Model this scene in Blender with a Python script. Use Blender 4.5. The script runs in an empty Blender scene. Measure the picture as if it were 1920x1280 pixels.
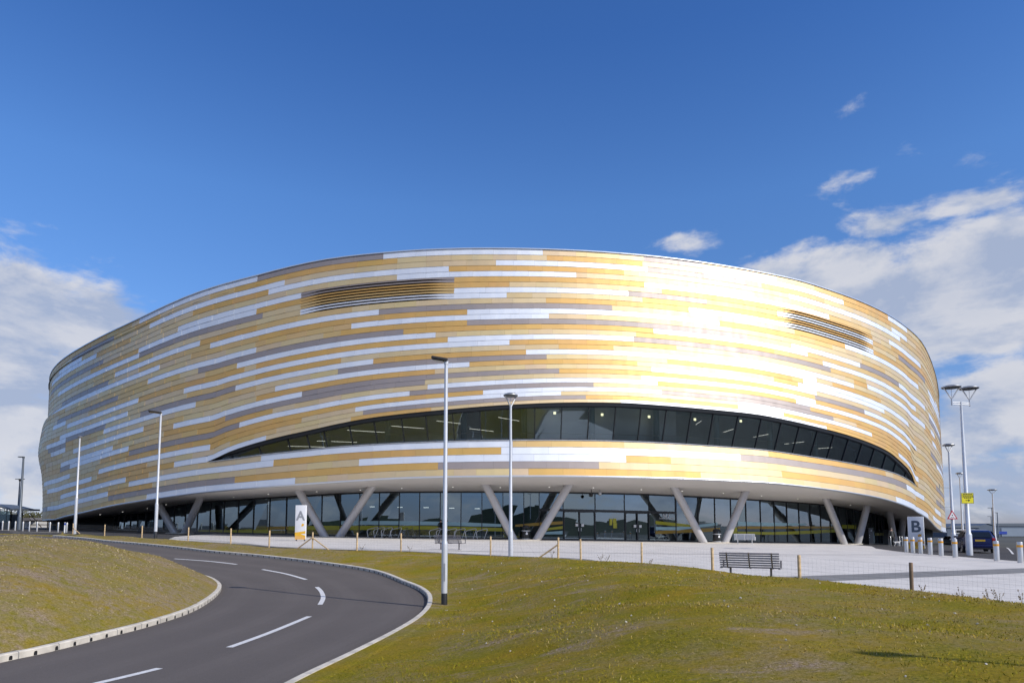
import bpy, bmesh, math, random
import numpy as np
from math import sin, cos, tan, pi, radians, degrees, atan2, sqrt, exp
from mathutils import Vector, Matrix, Euler
# ------------------------------------------------------------------ camera model (24 mm lens, slight tilt, rising front)
TH = radians(4.9); FOC = 1280.0; EZ = 1.7
def ray(px, py):
    u = (px-960)/FOC; v = -(py-875)/FOC
    return (u, cos(TH)-v*sin(TH), sin(TH)+v*cos(TH))
def at(px, py, d):
    """point seen at photo pixel (px,py) standing d metres in front of the camera"""
    r = ray(px, py); t = d/r[1]
    return (r[0]*t, d, EZ+r[2]*t)
def clampf(x, a, b): return a if x < a else b if x > b else x
def sstep(a, b, x):
    t = clampf((x-a)/(b-a), 0, 1); return t*t*(3-2*t)
def P(x, y):
    """height of the paved ground (it falls gently to the right)"""
    x = clampf(x, -55, 70); y = clampf(y, 0, 100)
    z = .4-(.0135 if x < 0 else .0105)*x+.0075*(min(y, 82)-62)
    if x > 0 and y > 40: z -= .00034*x*(y-40)
    return z
def ground_at(px, py):
    r = ray(px, py); d = 5.0
    for _ in range(4000):
        d += .05
        if EZ+r[2]*d/r[1] <= P(r[0]*d/r[1], d): break
    return (r[0]*d/r[1], d, P(r[0]*d/r[1], d))
def hermite(tab):
    xs = [p[0] for p in tab]; ys = [p[1] for p in tab]; n = len(xs); m = []
    for i in range(n):
        if i == 0: m.append((ys[1]-ys[0])/(xs[1]-xs[0]))
        elif i == n-1: m.append((ys[-1]-ys[-2])/(xs[-1]-xs[-2]))
        else:
            a = (ys[i]-ys[i-1])/(xs[i]-xs[i-1]); b = (ys[i+1]-ys[i])/(xs[i+1]-xs[i])
            m.append(0 if a*b <= 0 else 2*a*b/(a+b))
    def f(x):
        if x <= xs[0]: return ys[0]
        if x >= xs[-1]: return ys[-1]
        i = 0
        while xs[i+1] < x: i += 1
        h = xs[i+1]-xs[i]; t = (x-xs[i])/h
        return ((2*t-3)*t*t+1)*ys[i]+((t-2)*t+1)*t*h*m[i]+(3-2*t)*t*t*ys[i+1]+(t-1)*t*t*h*m[i+1]
    return f
# ------------------------------------------------------------------ the arena's form: an oval plan with waving edge lines
AX, AY, CX, CY = 68.3, 62.0, -2.6, 120.0
def plan(phi, off):
    p = radians(phi)
    return (CX+(AX+off)*sin(p), CY-(AY+off)*cos(p))
def hit(px, py, off):
    d = ray(px, py); A = AX+off; B = AY+off
    qa = (d[0]/A)**2+(d[1]/B)**2; qb = 2*(-CX*d[0]/A**2-CY*d[1]/B**2); qc = (CX/A)**2+(CY/B)**2-1
    D = qb*qb-4*qa*qc
    if D < 0: return None
    t = (-qb-sqrt(D))/(2*qa)
    return degrees(atan2((d[0]*t-CX)/A, -(d[1]*t-CY)/B)), EZ+d[2]*t, d[0]*t, d[1]*t
Ztop = hermite([(-180,20.5),(-120,20.3),(-75,20.4),(-56,20.7),(-48,20.9),(-43,21.1),(-39.5,21.35),(-34,21.95),(-30.8,22.45),(-27.7,23.1),(-24.3,23.8),(-21.1,24.3),(-18.2,24.67),(-15.5,25.1),(-11.7,25.58),(-7.5,25.82),(-3.5,25.97),(0,26.01),(5.6,26.0),(12.6,25.92),(20.5,25.7),(26.9,25.5),(30.5,25.2),(34.8,24.88),(40,24.37),(43.6,23.9),(48,23.2),(51,22.2),(55.5,20.4),(60,18.8),(75,18.2),(120,20),(180,20.5)])
Zlip = hermite([(-180,2.4),(-60,2.35),(-47,2.42),(-43.4,2.7),(-38.3,3.12),(-32.9,3.73),(-29.2,4.08),(-26,4.39),(-21.9,4.77),(-18.2,4.99),(-12.5,5.33),(-9.4,5.5),(-6.5,5.68),(-2.7,5.8),(2,5.86),(6,5.88),(10,5.84),(13.9,5.79),(18.2,5.69),(22,5.56),(24.7,5.38),(29,5.04),(34.4,4.54),(38.8,3.96),(43,3.32),(46.7,2.58),(50.85,1.35),(55,.95),(70,.85),(120,1.5),(180,2.4)])
LA, LB = -21.4, 43.8
def Zmid(phi): return Zlip(phi)+5/36*(Ztop(phi)-Zlip(phi))
_wb = hermite([(LA,Zmid(LA)),(-18.6,7.73),(-16.4,7.96),(-13.3,8.2),(-10.9,8.42),(-7.7,8.6),(-5.3,8.7),(-1.2,8.83),(2.15,8.9),(7.8,8.95),(11.75,8.9),(17,8.74),(21.4,8.58),(25.5,8.24),(31,7.8),(36.5,7.34),(39.8,6.92),(LB,Zmid(LB))])
_wt = hermite([(LA,Zmid(LA)),(-20.1,8.15),(-17.3,9.0),(-14.6,9.62),(-12.9,9.95),(-10.4,10.49),(-8,10.93),(-5.5,11.24),(-2,11.6),(0,11.8),(1.9,11.96),(6.5,12.23),(9.9,12.3),(13.3,12.2),(17,12.04),(21,11.85),(24.3,11.5),(27.4,11.1),(30.8,10.66),(34.7,10.02),(37.8,9.34),(40.1,8.5),(42.5,7.45),(LB,Zmid(LB))])
def Zwb(phi): return _wb(phi) if LA < phi < LB else Zmid(phi)
def Zwt(phi): return _wt(phi) if LA < phi < LB else Zmid(phi)
def lens(phi): return clampf((Zwt(phi)-Zwb(phi))/3, 0, 1)
def notch(phi): return clampf((-phi-52.5)*.16, 0, 1.5) if phi > -120 else 0   # second opening, just turning out of sight on the left
_bump = hermite([(0,0),(6,.08),(11,.28),(17,.78),(20,.68),(24,.46)])
_ob = hermite([(-180,-.3),(-60,-.6),(-48,-.55),(-25,.1),(-10,.3),(20,.3),(36,.1),(48,-.15),(70,-.2),(180,-.3)])
_ot = hermite([(-180,-.4),(-50,-.5),(20,-.4),(50,-.2),(70,-.2),(180,-.4)])
def wall_z(phi, v, side=0):
    """height of row line v (0 lip .. 36 parapet); side -1/+1 = lower/upper lip of an opening"""
    if v < 5 or (v == 5 and side <= 0):
        z = Zlip(phi)+(Zwb(phi)-Zlip(phi))*v/5
    else:
        t = ((v-5)/31)**(1+.12*lens(phi)); z = Zwt(phi)+(Ztop(phi)-Zwt(phi))*t
    n = notch(phi)
    if n > 0:
        k = n*.5*max(0, 1-abs(v-24)/8)
        z += k if (v > 24 or (v == 24 and side > 0)) else -k
    return z
def wall_off(phi, v, side=0):
    w = lens(phi); w = w*w*(3-2*w); b = _ob(phi)
    if v < 5 or (v == 5 and side <= 0):
        o = b+w*(.38+.3*(1-v/5))
    else:
        o = b+(_ot(phi)-b)*(v-5)/31+w*.12*max(0, 1-(v-5)/10)
    s = sstep(-34, -57, phi) if phi > -150 else sstep(-175, -150, phi)
    if v < 24 or (v == 24 and side <= 0): o += s*_bump(v)
    else: o -= .05*s
    return o
def wall(phi, v, side=0, extra=0.0):
    x, y = plan(phi, wall_off(phi, v, side)+extra)
    return (x, y, wall_z(phi, v, side))
def proj(p):
    dx, dy, dz = p[0], p[1], p[2]-EZ
    f = dy*cos(TH)+dz*sin(TH); u = -dy*sin(TH)+dz*cos(TH)
    return 960+FOC*dx/f, 875-FOC*u/f
GOFF = -7.0
# ------------------------------------------------------------------ scene set-up and helpers
random.seed(7)
scn = bpy.context.scene; COL = scn.collection
class MB:
    """collects faces and links them as ONE mesh object"""
    def __init__(s): s.v = []; s.f = []; s.m = []; s.c = []
    def face(s, pts, m=0, c=None):
        n = len(s.v); s.v += [tuple(p) for p in pts]; s.f.append(list(range(n, n+len(pts)))); s.m.append(m); s.c.append(c)
    def add(s, vs, fs, m=0):
        n = len(s.v); s.v += [tuple(p) for p in vs]
        for f in fs: s.f.append([i+n for i in f]); s.m.append(m); s.c.append(None)
    def box(s, c, d, rot=None, m=0, bev=0.0):
        x, y, z = d[0]/2, d[1]/2, d[2]/2
        if bev:
            b = min(bev, x*.9, y*.9, z*.9)
            bm = bmesh.new(); bmesh.ops.create_cube(bm, size=1)
            for q in bm.verts: q.co = Vector((q.co.x*2*x, q.co.y*2*y, q.co.z*2*z))
            bmesh.ops.bevel(bm, geom=bm.edges[:], offset=b, segments=2, affect='EDGES', profile=.6)
            bm.verts.index_update()
            vs = [q.co.copy() for q in bm.verts]; fs = [[q.index for q in f.verts] for f in bm.faces]; bm.free()
        else:
            vs = [Vector((a*x, b*y, e*z)) for a in (-1, 1) for b in (-1, 1) for e in (-1, 1)]
            fs = [(0,1,3,2),(4,6,7,5),(0,4,5,1),(2,3,7,6),(0,2,6,4),(1,5,7,3)]
        R = rot if isinstance(rot, Matrix) else (Euler(rot).to_matrix() if rot else Matrix.Identity(3))
        s.add([R@q+Vector(c) for q in vs], fs, m)
    def tube(s, pts, r, seg=10, m=0, caps=True, closed=False):
        pts = [Vector(p) for p in pts]; n = len(pts); rr = r if isinstance(r, (list, tuple)) else [r]*n
        vs = []; fs = []; up = None
        for i, p in enumerate(pts):
            if closed: t = pts[(i+1) % n]-pts[i-1]
            else: t = pts[min(i+1, n-1)]-pts[max(i-1, 0)]
            t.normalize()
            if up is None:
                up = Vector((0,0,1)) if abs(t.z) < .9 else Vector((1,0,0))
            a = t.cross(up); 
            if a.length < 1e-5: up = Vector((0,1,0)); a = t.cross(up)
            a.normalize(); b = a.cross(t); up = b
            for k in range(seg):
                w = 2*pi*k/seg; vs.append(p+(a*cos(w)+b*sin(w))*rr[i])
        m_ = n if closed else n-1
        for i in range(m_):
            for k in range(seg):
                j = (i+1) % n; fs.append((i*seg+k, i*seg+(k+1) % seg, j*seg+(k+1) % seg, j*seg+k))
        if caps and not closed:
            fs.append(tuple(range(seg))[::-1]); fs.append(tuple((n-1)*seg+k for k in range(seg)))
        s.add(vs, fs, m)
    def lathe(s, prof, seg=20, o=(0,0,0), m=0):
        vs = []; fs = []; n = len(prof)
        for r, z in prof:
            for k in range(seg):
                w = 2*pi*k/seg; vs.append((o[0]+r*cos(w), o[1]+r*sin(w), o[2]+z))
        for i in range(n-1):
            for k in range(seg): fs.append((i*seg+k, i*seg+(k+1) % seg, (i+1)*seg+(k+1) % seg, (i+1)*seg+k))
        fs.append(tuple(range(seg))[::-1]); fs.append(tuple((n-1)*seg+k for k in range(seg)))
        s.add(vs, fs, m)
    def prism(s, poly, y0, y1, m=0, ax='y'):
        """polygon in x-z extruded along y"""
        n = len(poly); vs = [(p[0], y0, p[1]) for p in poly]+[(p[0], y1, p[1]) for p in poly]
        s.add(vs, [tuple(range(n)), tuple(range(2*n-1, n-1, -1))]+[(i, i+n, (i+1) % n+n, (i+1) % n) for i in range(n)], m)
    def build(s, name, mats, parent=None, smooth=False, fix=True, off=None):
        me = bpy.data.meshes.new(name)
        vs = s.v if off is None else [(a-off[0], b-off[1], c-off[2]) for a, b, c in s.v]
        me.from_pydata(vs, [], s.f)
        mats = mats if isinstance(mats, (list, tuple)) else [mats]
        for m in mats: me.materials.append(m)
        me.polygons.foreach_set('material_index', s.m)
        if any(c is not None for c in s.c):
            at_ = me.color_attributes.new('tint', 'FLOAT_COLOR', 'CORNER'); buf = []
            for f, c in zip(s.f, s.c): buf += list((c or (1,1,1))+(1.0,))*len(f)
            at_.data.foreach_set('color', buf)
        if fix:
            bm = bmesh.new(); bm.from_mesh(me); bmesh.ops.recalc_face_normals(bm, faces=bm.faces[:]); bm.to_mesh(me); bm.free()
        if smooth:
            me.polygons.foreach_set('use_smooth', [True]*len(me.polygons))
            try: me.set_sharp_from_angle(angle=radians(35))
            except Exception: pass
        me.update()
        o = bpy.data.objects.new(name, me); COL.objects.link(o)
        if parent: o.parent = parent
        return o
def tag(o, label=None, cat=None, group=None, kind=None):
    if label: o['label'] = label
    if cat: o['category'] = cat
    if group: o['group'] = group
    if kind: o['kind'] = kind
    return o
def thing(name, label, cat, loc=(0,0,0), rz=0, group=None):
    o = bpy.data.objects.new(name, None); COL.objects.link(o); o.empty_display_size = .3
    o.location = loc; o.rotation_euler = (0, 0, rz)
    return tag(o, label, cat, group)
def dup(root, loc, rz=None, label=None, group=None, scale=None):
    def cp(o, par):
        c = o.copy(); COL.objects.link(c)
        if par: c.parent = par
        for ch in list(o.children): cp(ch, c)
        return c
    r = cp(root, None); r.location = loc
    if rz is not None: r.rotation_euler = (0, 0, rz)
    if scale: r.scale = scale
    if label: r['label'] = label
    if group: r['group'] = group
    return r
def place(o, loc, rz=0): o.location = loc; o.rotation_euler = (0, 0, rz)
# ------------------------------------------------------------------ materials
def mat(name, col, rough=.5, metal=0.0, var=0.0, vscale=3.0, bump=0.0, bscale=40.0, emit=0.0, col2=None, spec=.5):
    m = bpy.data.materials.new(name); m.use_nodes = True; nt = m.node_tree; N = nt.nodes; L = nt.links
    b = N['Principled BSDF']; b.inputs['Base Color'].default_value = (*col, 1); b.inputs['Roughness'].default_value = rough
    b.inputs['Metallic'].default_value = metal; b.inputs['Specular IOR Level'].default_value = spec
    tc = N.new('ShaderNodeTexCoord')
    if var or col2:
        n = N.new('ShaderNodeTexNoise'); n.inputs['Scale'].default_value = vscale; n.inputs['Detail'].default_value = 6
        L.new(tc.outputs['Object'], n.inputs['Vector'])
        mx = N.new('ShaderNodeMix'); mx.data_type = 'RGBA'
        mr = N.new('ShaderNodeMapRange'); mr.inputs[1].default_value = .35; mr.inputs[2].default_value = .65
        L.new(n.outputs['Fac'], mr.inputs[0]); L.new(mr.outputs[0], mx.inputs[0])
        c2 = col2 or tuple(c*(1-var) for c in col); c1 = col if col2 else tuple(min(1, c*(1+var)) for c in col)
        mx.inputs[6].default_value = (*c1, 1); mx.inputs[7].default_value = (*c2, 1); L.new(mx.outputs[2], b.inputs['Base Color'])
    if bump:
        n = N.new('ShaderNodeTexNoise'); n.inputs['Scale'].default_value = bscale; n.inputs['Detail'].default_value = 5
        L.new(tc.outputs['Object'], n.inputs['Vector'])
        bp = N.new('ShaderNodeBump'); bp.inputs['Strength'].default_value = bump; bp.inputs['Distance'].default_value = .02
        L.new(n.outputs['Fac'], bp.inputs['Height']); L.new(bp.outputs[0], b.inputs['Normal'])
    if emit:
        b.inputs['Emission Color'].default_value = (*col, 1); b.inputs['Emission Strength'].default_value = emit
    return m
def glass(name, tint, refl, dark=1.0, rough=0.0):
    m = bpy.data.materials.new(name); m.use_nodes = True; nt = m.node_tree; N = nt.nodes; L = nt.links
    N.remove(N['Principled BSDF']); out = N['Material Output']
    t = N.new('ShaderNodeBsdfTransparent'); t.inputs[0].default_value = (*tint, 1)
    g = N.new('ShaderNodeBsdfGlossy'); g.inputs['Roughness'].default_value = rough; g.inputs[0].default_value = (.70, .88, 1, 1)
    fr = N.new('ShaderNodeFresnel'); fr.inputs[0].default_value = refl
    mx = N.new('ShaderNodeMixShader'); L.new(fr.outputs[0], mx.inputs[0]); L.new(t.outputs[0], mx.inputs[1]); L.new(g.outputs[0], mx.inputs[2])
    L.new(mx.outputs[0], out.inputs[0]); return m
M = {}
M['steel'] = mat('galvanised_steel', (.52,.53,.55), .42, .75, .12, 2.5)
M['steel_lt'] = mat('pale_painted_steel', (.62,.63,.66), .4, .35, .06, 1.5)
M['steel_dk'] = mat('dark_steel', (.10,.11,.12), .45, .5, .1, 3)
M['lamp_dk'] = mat('dark_lamp_housing', (.045,.043,.045), .5, .3)
M['lamp_post_dk'] = mat('dark_grey_post', (.12,.14,.17), .45, .4)
M['black'] = mat('black_paint', (.018,.018,.02), .4)
M['frame'] = mat('dark_window_frame', (.022,.024,.028), .35, .2)
M['white'] = mat('white_panel', (.78,.78,.79), .35, 0, .03, 2)
M['concrete_kerb'] = mat('kerb_concrete', (.60,.545,.46), .85, 0, .16, 3.5, .25, 60)
M['hole'] = mat('drain_hole', (.012,.012,.013), .9)
M['soffit'] = mat('soffit_board', (.74,.71,.68), .55, .1, .03, .4)
M['column'] = mat('column_paint', (.52,.51,.52), .42, .2, .05, 1)
M['trim'] = mat('silver_trim', (.72,.74,.77), .35, .8)
M['void'] = mat('dark_void', (.008,.008,.009), .8)
M['post'] = mat('pale_timber_post', (.56,.40,.22), .8, 0, .22, 9, .3, 50)
M['post_dk'] = mat('weathered_timber_post', (.20,.135,.085), .85, 0, .22, 9, .3, 50)
M['brace'] = mat('timber_brace', (.40,.29,.17), .85, 0, .25, 9)
M['wire'] = mat('fence_wire', (.16,.155,.15), .6, .4)
M['bench'] = mat('bench_metal', (.25,.225,.22), .42, .55, .1, 6)
M['bench_glint'] = mat('bench_sun_glint_metal', (.84,.82,.78), .35, .35, .05, 6)  # same bench metal, sun glare put into a paler colour
M['bollard'] = mat('brushed_steel_bollard', (.63,.61,.59), .38, .8, .05, 3)
M['orange'] = mat('orange_band', (.72,.33,.015), .5)
M['orange_lt'] = mat('amber_print', (.85,.47,.03), .4)
M['orange_md'] = mat('soft_orange_print', (.80,.44,.12), .4)
M['grey_letter'] = mat('grey_letter', (.30,.31,.33), .5)
M['slate_letter'] = mat('slate_letter', (.085,.115,.15), .5)
M['sign_yellow'] = mat('yellow_sign_face', (.80,.70,.02), .45, 0, .08, 8)
M['sign_red'] = mat('sign_red', (.45,.02,.04), .45)
M['tyre'] = mat('rubber', (.015,.015,.016), .8)
M['rim'] = mat('alloy', (.45,.46,.48), .35, .9)
M['carblue'] = mat('blue_car_paint', (.010,.016,.085), .25, .25)
M['carsilver'] = mat('silver_car_paint', (.55,.57,.6), .25, .6)
M['carglass'] = mat('car_glass', (.015,.02,.028), .05)
M['tail'] = mat('tail_lamp_red', (.45,.012,.015), .2)
M['plate_y'] = mat('yellow_plate', (.72,.45,.03), .45)
M['headlamp'] = mat('head_lamp', (.6,.62,.66), .12, .4)
M['jacket_k'] = mat('black_jacket', (.009,.009,.011), .85, 0, .2, 20)
M['jacket_g'] = mat('olive_grey_jacket', (.075,.075,.068), .85, 0, .2, 20)
M['trouser'] = mat('dark_trousers', (.022,.023,.024), .85)
M['trouser_g'] = mat('grey_olive_trousers', (.035,.036,.03), .85)
M['skin'] = mat('skin', (.50,.30,.22), .6)
M['hair'] = mat('grey_hair', (.16,.15,.14), .8)
M['cap'] = mat('black_cap', (.01,.01,.012), .8)
M['dog'] = mat('white_coat', (.62,.60,.57), .9, 0, .15, 25)
M['dog_dk'] = mat('dark_nose', (.02,.018,.018), .6)
M['shed'] = mat('shed_cladding', (.10,.13,.18), .6, 0, .06, .3)
M['shed_lt'] = mat('pale_shed_cladding', (.22,.27,.34), .6, 0, .05, .3)
M['shed_roof'] = mat('shed_roof', (.12,.145,.18), .6, 0, .08, .3)
M['shed_dk'] = mat('dark_shed_base', (.03,.04,.05), .7)
M['blue_sign'] = mat('blue_sign_board', (.015,.05,.36), .5)
M['winframe'] = mat('white_window_frame', (.72,.73,.75), .5)
M['dark_pane'] = mat('dark_window_pane', (.02,.025,.03), .1)
M['house'] = mat('pale_render', (.55,.53,.50), .8)
M['roof'] = mat('grey_roof', (.13,.12,.12), .8)
M['bark'] = mat('bark', (.10,.075,.055), .9)
M['leaf'] = mat('late_winter_foliage', (.085,.085,.035), .9, 0, .35, .8)
M['leaf2'] = mat('dark_foliage', (.03,.045,.018), .9, 0, .35, .8)
M['floor_in'] = mat('interior_floor', (.32,.32,.32), .5)
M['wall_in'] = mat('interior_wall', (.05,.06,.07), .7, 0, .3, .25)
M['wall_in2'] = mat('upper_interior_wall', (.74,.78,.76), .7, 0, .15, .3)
M['ceil_in'] = mat('interior_ceiling', (.45,.54,.52), .7)
M['col_in'] = mat('interior_column', (.28,.38,.37), .6)
M['lamp_on'] = mat('lit_tube', (1,.97,.88), .5, emit=1.3)
M['lamp_sq'] = mat('lit_square_lamp', (1,.95,.60), .5, emit=1.1)
M['spot_on'] = mat('lit_downlight', (1,.97,.92), .5, emit=1.0)
M['band_y'] = mat('lime_glass_band', (.38,.36,.012), .3)
M['band_b'] = mat('pale_blue_glass_band', (.34,.54,.60), .3)
M['band_o'] = mat('ochre_glass_band', (.34,.21,.02), .3)
M['decal'] = mat('white_decal', (.75,.76,.78), .5)
M['paint'] = mat('road_marking_paint', (.66,.65,.64), .7, 0, .1, 14)
M['glass_low'] = glass('lobby_glass', (.42,.50,.54), 3.1)
M['glass_up'] = glass('upper_glass', (.90,.97,.95), 2.35)
M['screen'] = glass('shelter_glass', (.6,.68,.7), 1.6)
M['partition'] = mat('pale_partition', (.86,.88,.88), .7, 0, .06, .4)
M['rail_in'] = mat('gallery_handrail', (.75,.74,.70), .4, .3)
M['weed'] = mat('dry_weed', (.20,.15,.09), .9)
M['stone'] = mat('pale_stone', (.50,.46,.40), .9, 0, .2, 8)

def nt_of(name):
    m = bpy.data.materials.new(name); m.use_nodes = True; return m, m.node_tree.nodes, m.node_tree.links, m.node_tree.nodes['Principled BSDF']
def noise(N, L, vec, scale, detail=6, rough=.55, lo=.35, hi=.65, dist=0):
    n = N.new('ShaderNodeTexNoise'); n.inputs['Scale'].default_value = scale; n.inputs['Detail'].default_value = detail
    n.inputs['Roughness'].default_value = rough; n.inputs['Distortion'].default_value = dist; L.new(vec, n.inputs['Vector'])
    r = N.new('ShaderNodeMapRange'); r.inputs[1].default_value = lo; r.inputs[2].default_value = hi; L.new(n.outputs['Fac'], r.inputs[0])
    return r.outputs[0]
def mixc(N, L, fac, a, b):
    x = N.new('ShaderNodeMix'); x.data_type = 'RGBA'
    if isinstance(fac, (int, float)): x.inputs[0].default_value = fac
    else: L.new(fac, x.inputs[0])
    for i, c in ((6, a), (7, b)):
        if isinstance(c, tuple): x.inputs[i].default_value = (*c, 1)
        else: L.new(c, x.inputs[i])
    return x.outputs[2]
# cladding: anodised panels, tint per panel
m, N, L, b = nt_of('anodised_panel'); M['clad'] = m
a = N.new('ShaderNodeAttribute'); a.attribute_name = 'tint'; tc = N.new('ShaderNodeTexCoord')
f = noise(N, L, tc.outputs['Object'], .9, 5, .6, .3, .7)
c = N.new('ShaderNodeMix'); c.data_type = 'RGBA'; c.blend_type = 'MULTIPLY'; c.inputs[0].default_value = 1
L.new(a.outputs['Color'], c.inputs[6]); L.new(mixc(N, L, f, (.93,.93,.94), (1,1,1)), c.inputs[7]); L.new(c.outputs[2], b.inputs['Base Color'])
b.inputs['Metallic'].default_value = .66; b.inputs['Coat Weight'].default_value = .6; b.inputs['Coat Roughness'].default_value = .54; b.inputs['Coat IOR'].default_value = 1.95
mp = N.new('ShaderNodeMapping'); mp.inputs['Scale'].default_value = (1, 1, .25); L.new(tc.outputs['Object'], mp.inputs['Vector'])
f2 = noise(N, L, mp.outputs[0], 1.7, 4, .5, .3, .7)
r = N.new('ShaderNodeMapRange'); r.inputs[3].default_value = .52; r.inputs[4].default_value = .62; L.new(f2, r.inputs[0]); L.new(r.outputs[0], b.inputs['Roughness'])
# grass ground
def grass_mat(name, dry):
    m, N, L, b = nt_of(name); tc = N.new('ShaderNodeTexCoord'); o = tc.outputs['Object']
    big = noise(N, L, o, .16, 4, .5, .38, .62); midn = noise(N, L, o, .9, 6, .6, .4, .66); fine = noise(N, L, o, 9, 8, .7, .3, .7); vf = noise(N, L, o, 38, 4, .7, .3, .7)
    fn2 = noise(N, L, o, 20, 7, .8, .34, .66); grit = noise(N, L, o, 28, 5, .85, .36, .64)
    g = mixc(N, L, fn2, (.095,.10,.007), (.33,.26,.017))
    d = mixc(N, L, grit, (.13,.09,.045), (.42,.33,.20))
    gg = mixc(N, L, midn, g, mixc(N, L, fn2, (.18,.13,.011), (.39,.26,.024)))
    sepv = N.new('ShaderNodeSeparateXYZ'); L.new(o, sepv.inputs[0])
    west = N.new('ShaderNodeMapRange'); west.inputs[1].default_value = -8.3; west.inputs[2].default_value = -9.5; west.inputs[3].default_value = 0; west.inputs[4].default_value = .62; L.new(sepv.outputs[0], west.inputs[0])
    pn = N.new('ShaderNodeMath'); pn.operation = 'ADD'; L.new(noise(N, L, o, .55, 7, .62, .40, .72), pn.inputs[0]); L.new(west.outputs[0], pn.inputs[1])
    mu = N.new('ShaderNodeMath'); mu.operation = 'MULTIPLY'; mu.use_clamp = True; L.new(noise(N, L, o, 5, 7, .7, .36, .60), mu.inputs[0]); L.new(pn.outputs[0], mu.inputs[1])
    mps = N.new('ShaderNodeMapping'); mps.inputs['Scale'].default_value = (.35, 1, 1); L.new(o, mps.inputs['Vector'])
    c = mixc(N, L, mu.outputs[0], gg, d)
    m3 = N.new('ShaderNodeMath'); m3.operation = 'MULTIPLY'; L.new(noise(N, L, mps.outputs[0], .8, 6, .65, .56, .66), m3.inputs[0]); L.new(noise(N, L, o, 7, 6, .75, .36, .56), m3.inputs[1])
    c = mixc(N, L, m3.outputs[0], c, mixc(N, L, grit, (.09,.055,.035), (.50,.38,.27)))
    soil = noise(N, L, o, 1.6, 8, .7, .66, .74); c = mixc(N, L, soil, c, (.085,.06,.035))
    sp = noise(N, L, o, 60, 2, .5, .71, .75)
    L.new(mixc(N, L, sp, c, (.42,.38,.29)), b.inputs['Base Color'])
    b.inputs['Roughness'].default_value = .95; b.inputs['Specular IOR Level'].default_value = .1
    bp = N.new('ShaderNodeBump'); bp.inputs['Strength'].default_value = .55; bp.inputs['Distance'].default_value = .03; L.new(fn2, bp.inputs['Height']); L.new(bp.outputs[0], b.inputs['Normal'])
    return m
M['grass'] = grass_mat('rough_grass', .7)
# grass blades: colour carried by each blade
m, N, L, b = nt_of('grass_blades'); M['blade'] = m
a = N.new('ShaderNodeAttribute'); a.attribute_name = 'tint'; L.new(a.outputs['Color'], b.inputs['Base Color']); b.inputs['Roughness'].default_value = .9; b.inputs['Specular IOR Level'].default_value = .15
# asphalt
def asphalt(name, c1, c2):
    m, N, L, b = nt_of(name); tc = N.new('ShaderNodeTexCoord'); o = tc.outputs['Object']
    f = noise(N, L, o, 70, 4, .7, .25, .75); g = noise(N, L, o, .35, 5, .55, .3, .7); s = noise(N, L, o, 26, 2, .5, .74, .76)
    c = mixc(N, L, g, mixc(N, L, f, c1, c2), mixc(N, L, f, tuple(x*.86 for x in c1), tuple(x*.9 for x in c2)))
    L.new(mixc(N, L, s, c, (.20,.19,.18)), b.inputs['Base Color']); b.inputs['Roughness'].default_value = .85; b.inputs['Specular IOR Level'].default_value = .3
    bp = N.new('ShaderNodeBump'); bp.inputs['Strength'].default_value = .35; bp.inputs['Distance'].default_value = .01; L.new(f, bp.inputs['Height']); L.new(bp.outputs[0], b.inputs['Normal'])
    return m
M['road'] = asphalt('road_asphalt', (.092,.080,.074), (.150,.131,.122))
N = M['road'].node_tree.nodes; L = M['road'].node_tree.links; b = N['Principled BSDF']; lk = b.inputs['Base Color'].links[0].from_socket
a = N.new('ShaderNodeAttribute'); a.attribute_name = 'tint'; c = N.new('ShaderNodeMix'); c.data_type = 'RGBA'; c.blend_type = 'MULTIPLY'; c.inputs[0].default_value = 1   # wheel-worn lanes and gutter grit
L.new(lk, c.inputs[6]); L.new(a.outputs['Color'], c.inputs[7]); L.new(c.outputs[2], b.inputs['Base Color'])
M['asphalt'] = asphalt('car_park_asphalt', (.045,.043,.043), (.075,.07,.07))
# paving slabs
m, N, L, b = nt_of('pale_paving'); M['paving'] = m; tc = N.new('ShaderNodeTexCoord'); o = tc.outputs['Object']
br = N.new('ShaderNodeTexBrick'); br.inputs['Scale'].default_value = 1; br.inputs['Brick Width'].default_value = 1.2; br.inputs['Row Height'].default_value = .6; br.inputs['Mortar Size'].default_value = .012
br.inputs['Color1'].default_value = (.65,.61,.57,1); br.inputs['Color2'].default_value = (.71,.665,.62,1); br.inputs['Mortar'].default_value = (.38,.36,.34,1); L.new(o, br.inputs['Vector'])
f = noise(N, L, o, .5, 6, .6, .3, .7)
c = N.new('ShaderNodeMix'); c.data_type = 'RGBA'; c.blend_type = 'MULTIPLY'; c.inputs[0].default_value = 1; L.new(br.outputs['Color'], c.inputs[6]); L.new(mixc(N, L, f, (.84,.84,.835), (1,1,1)), c.inputs[7]); L.new(c.outputs[2], b.inputs['Base Color']); b.inputs['Roughness'].default_value = .8
M['band'] = mat('grey_paving', (.20,.195,.19), .85, 0, .12, 2)
M['drain'] = mat('drain_channel', (.16,.155,.15), .7)
M['ground'] = mat('far_ground', (.065,.066,.058), .95, 0, .2, .05)
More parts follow.
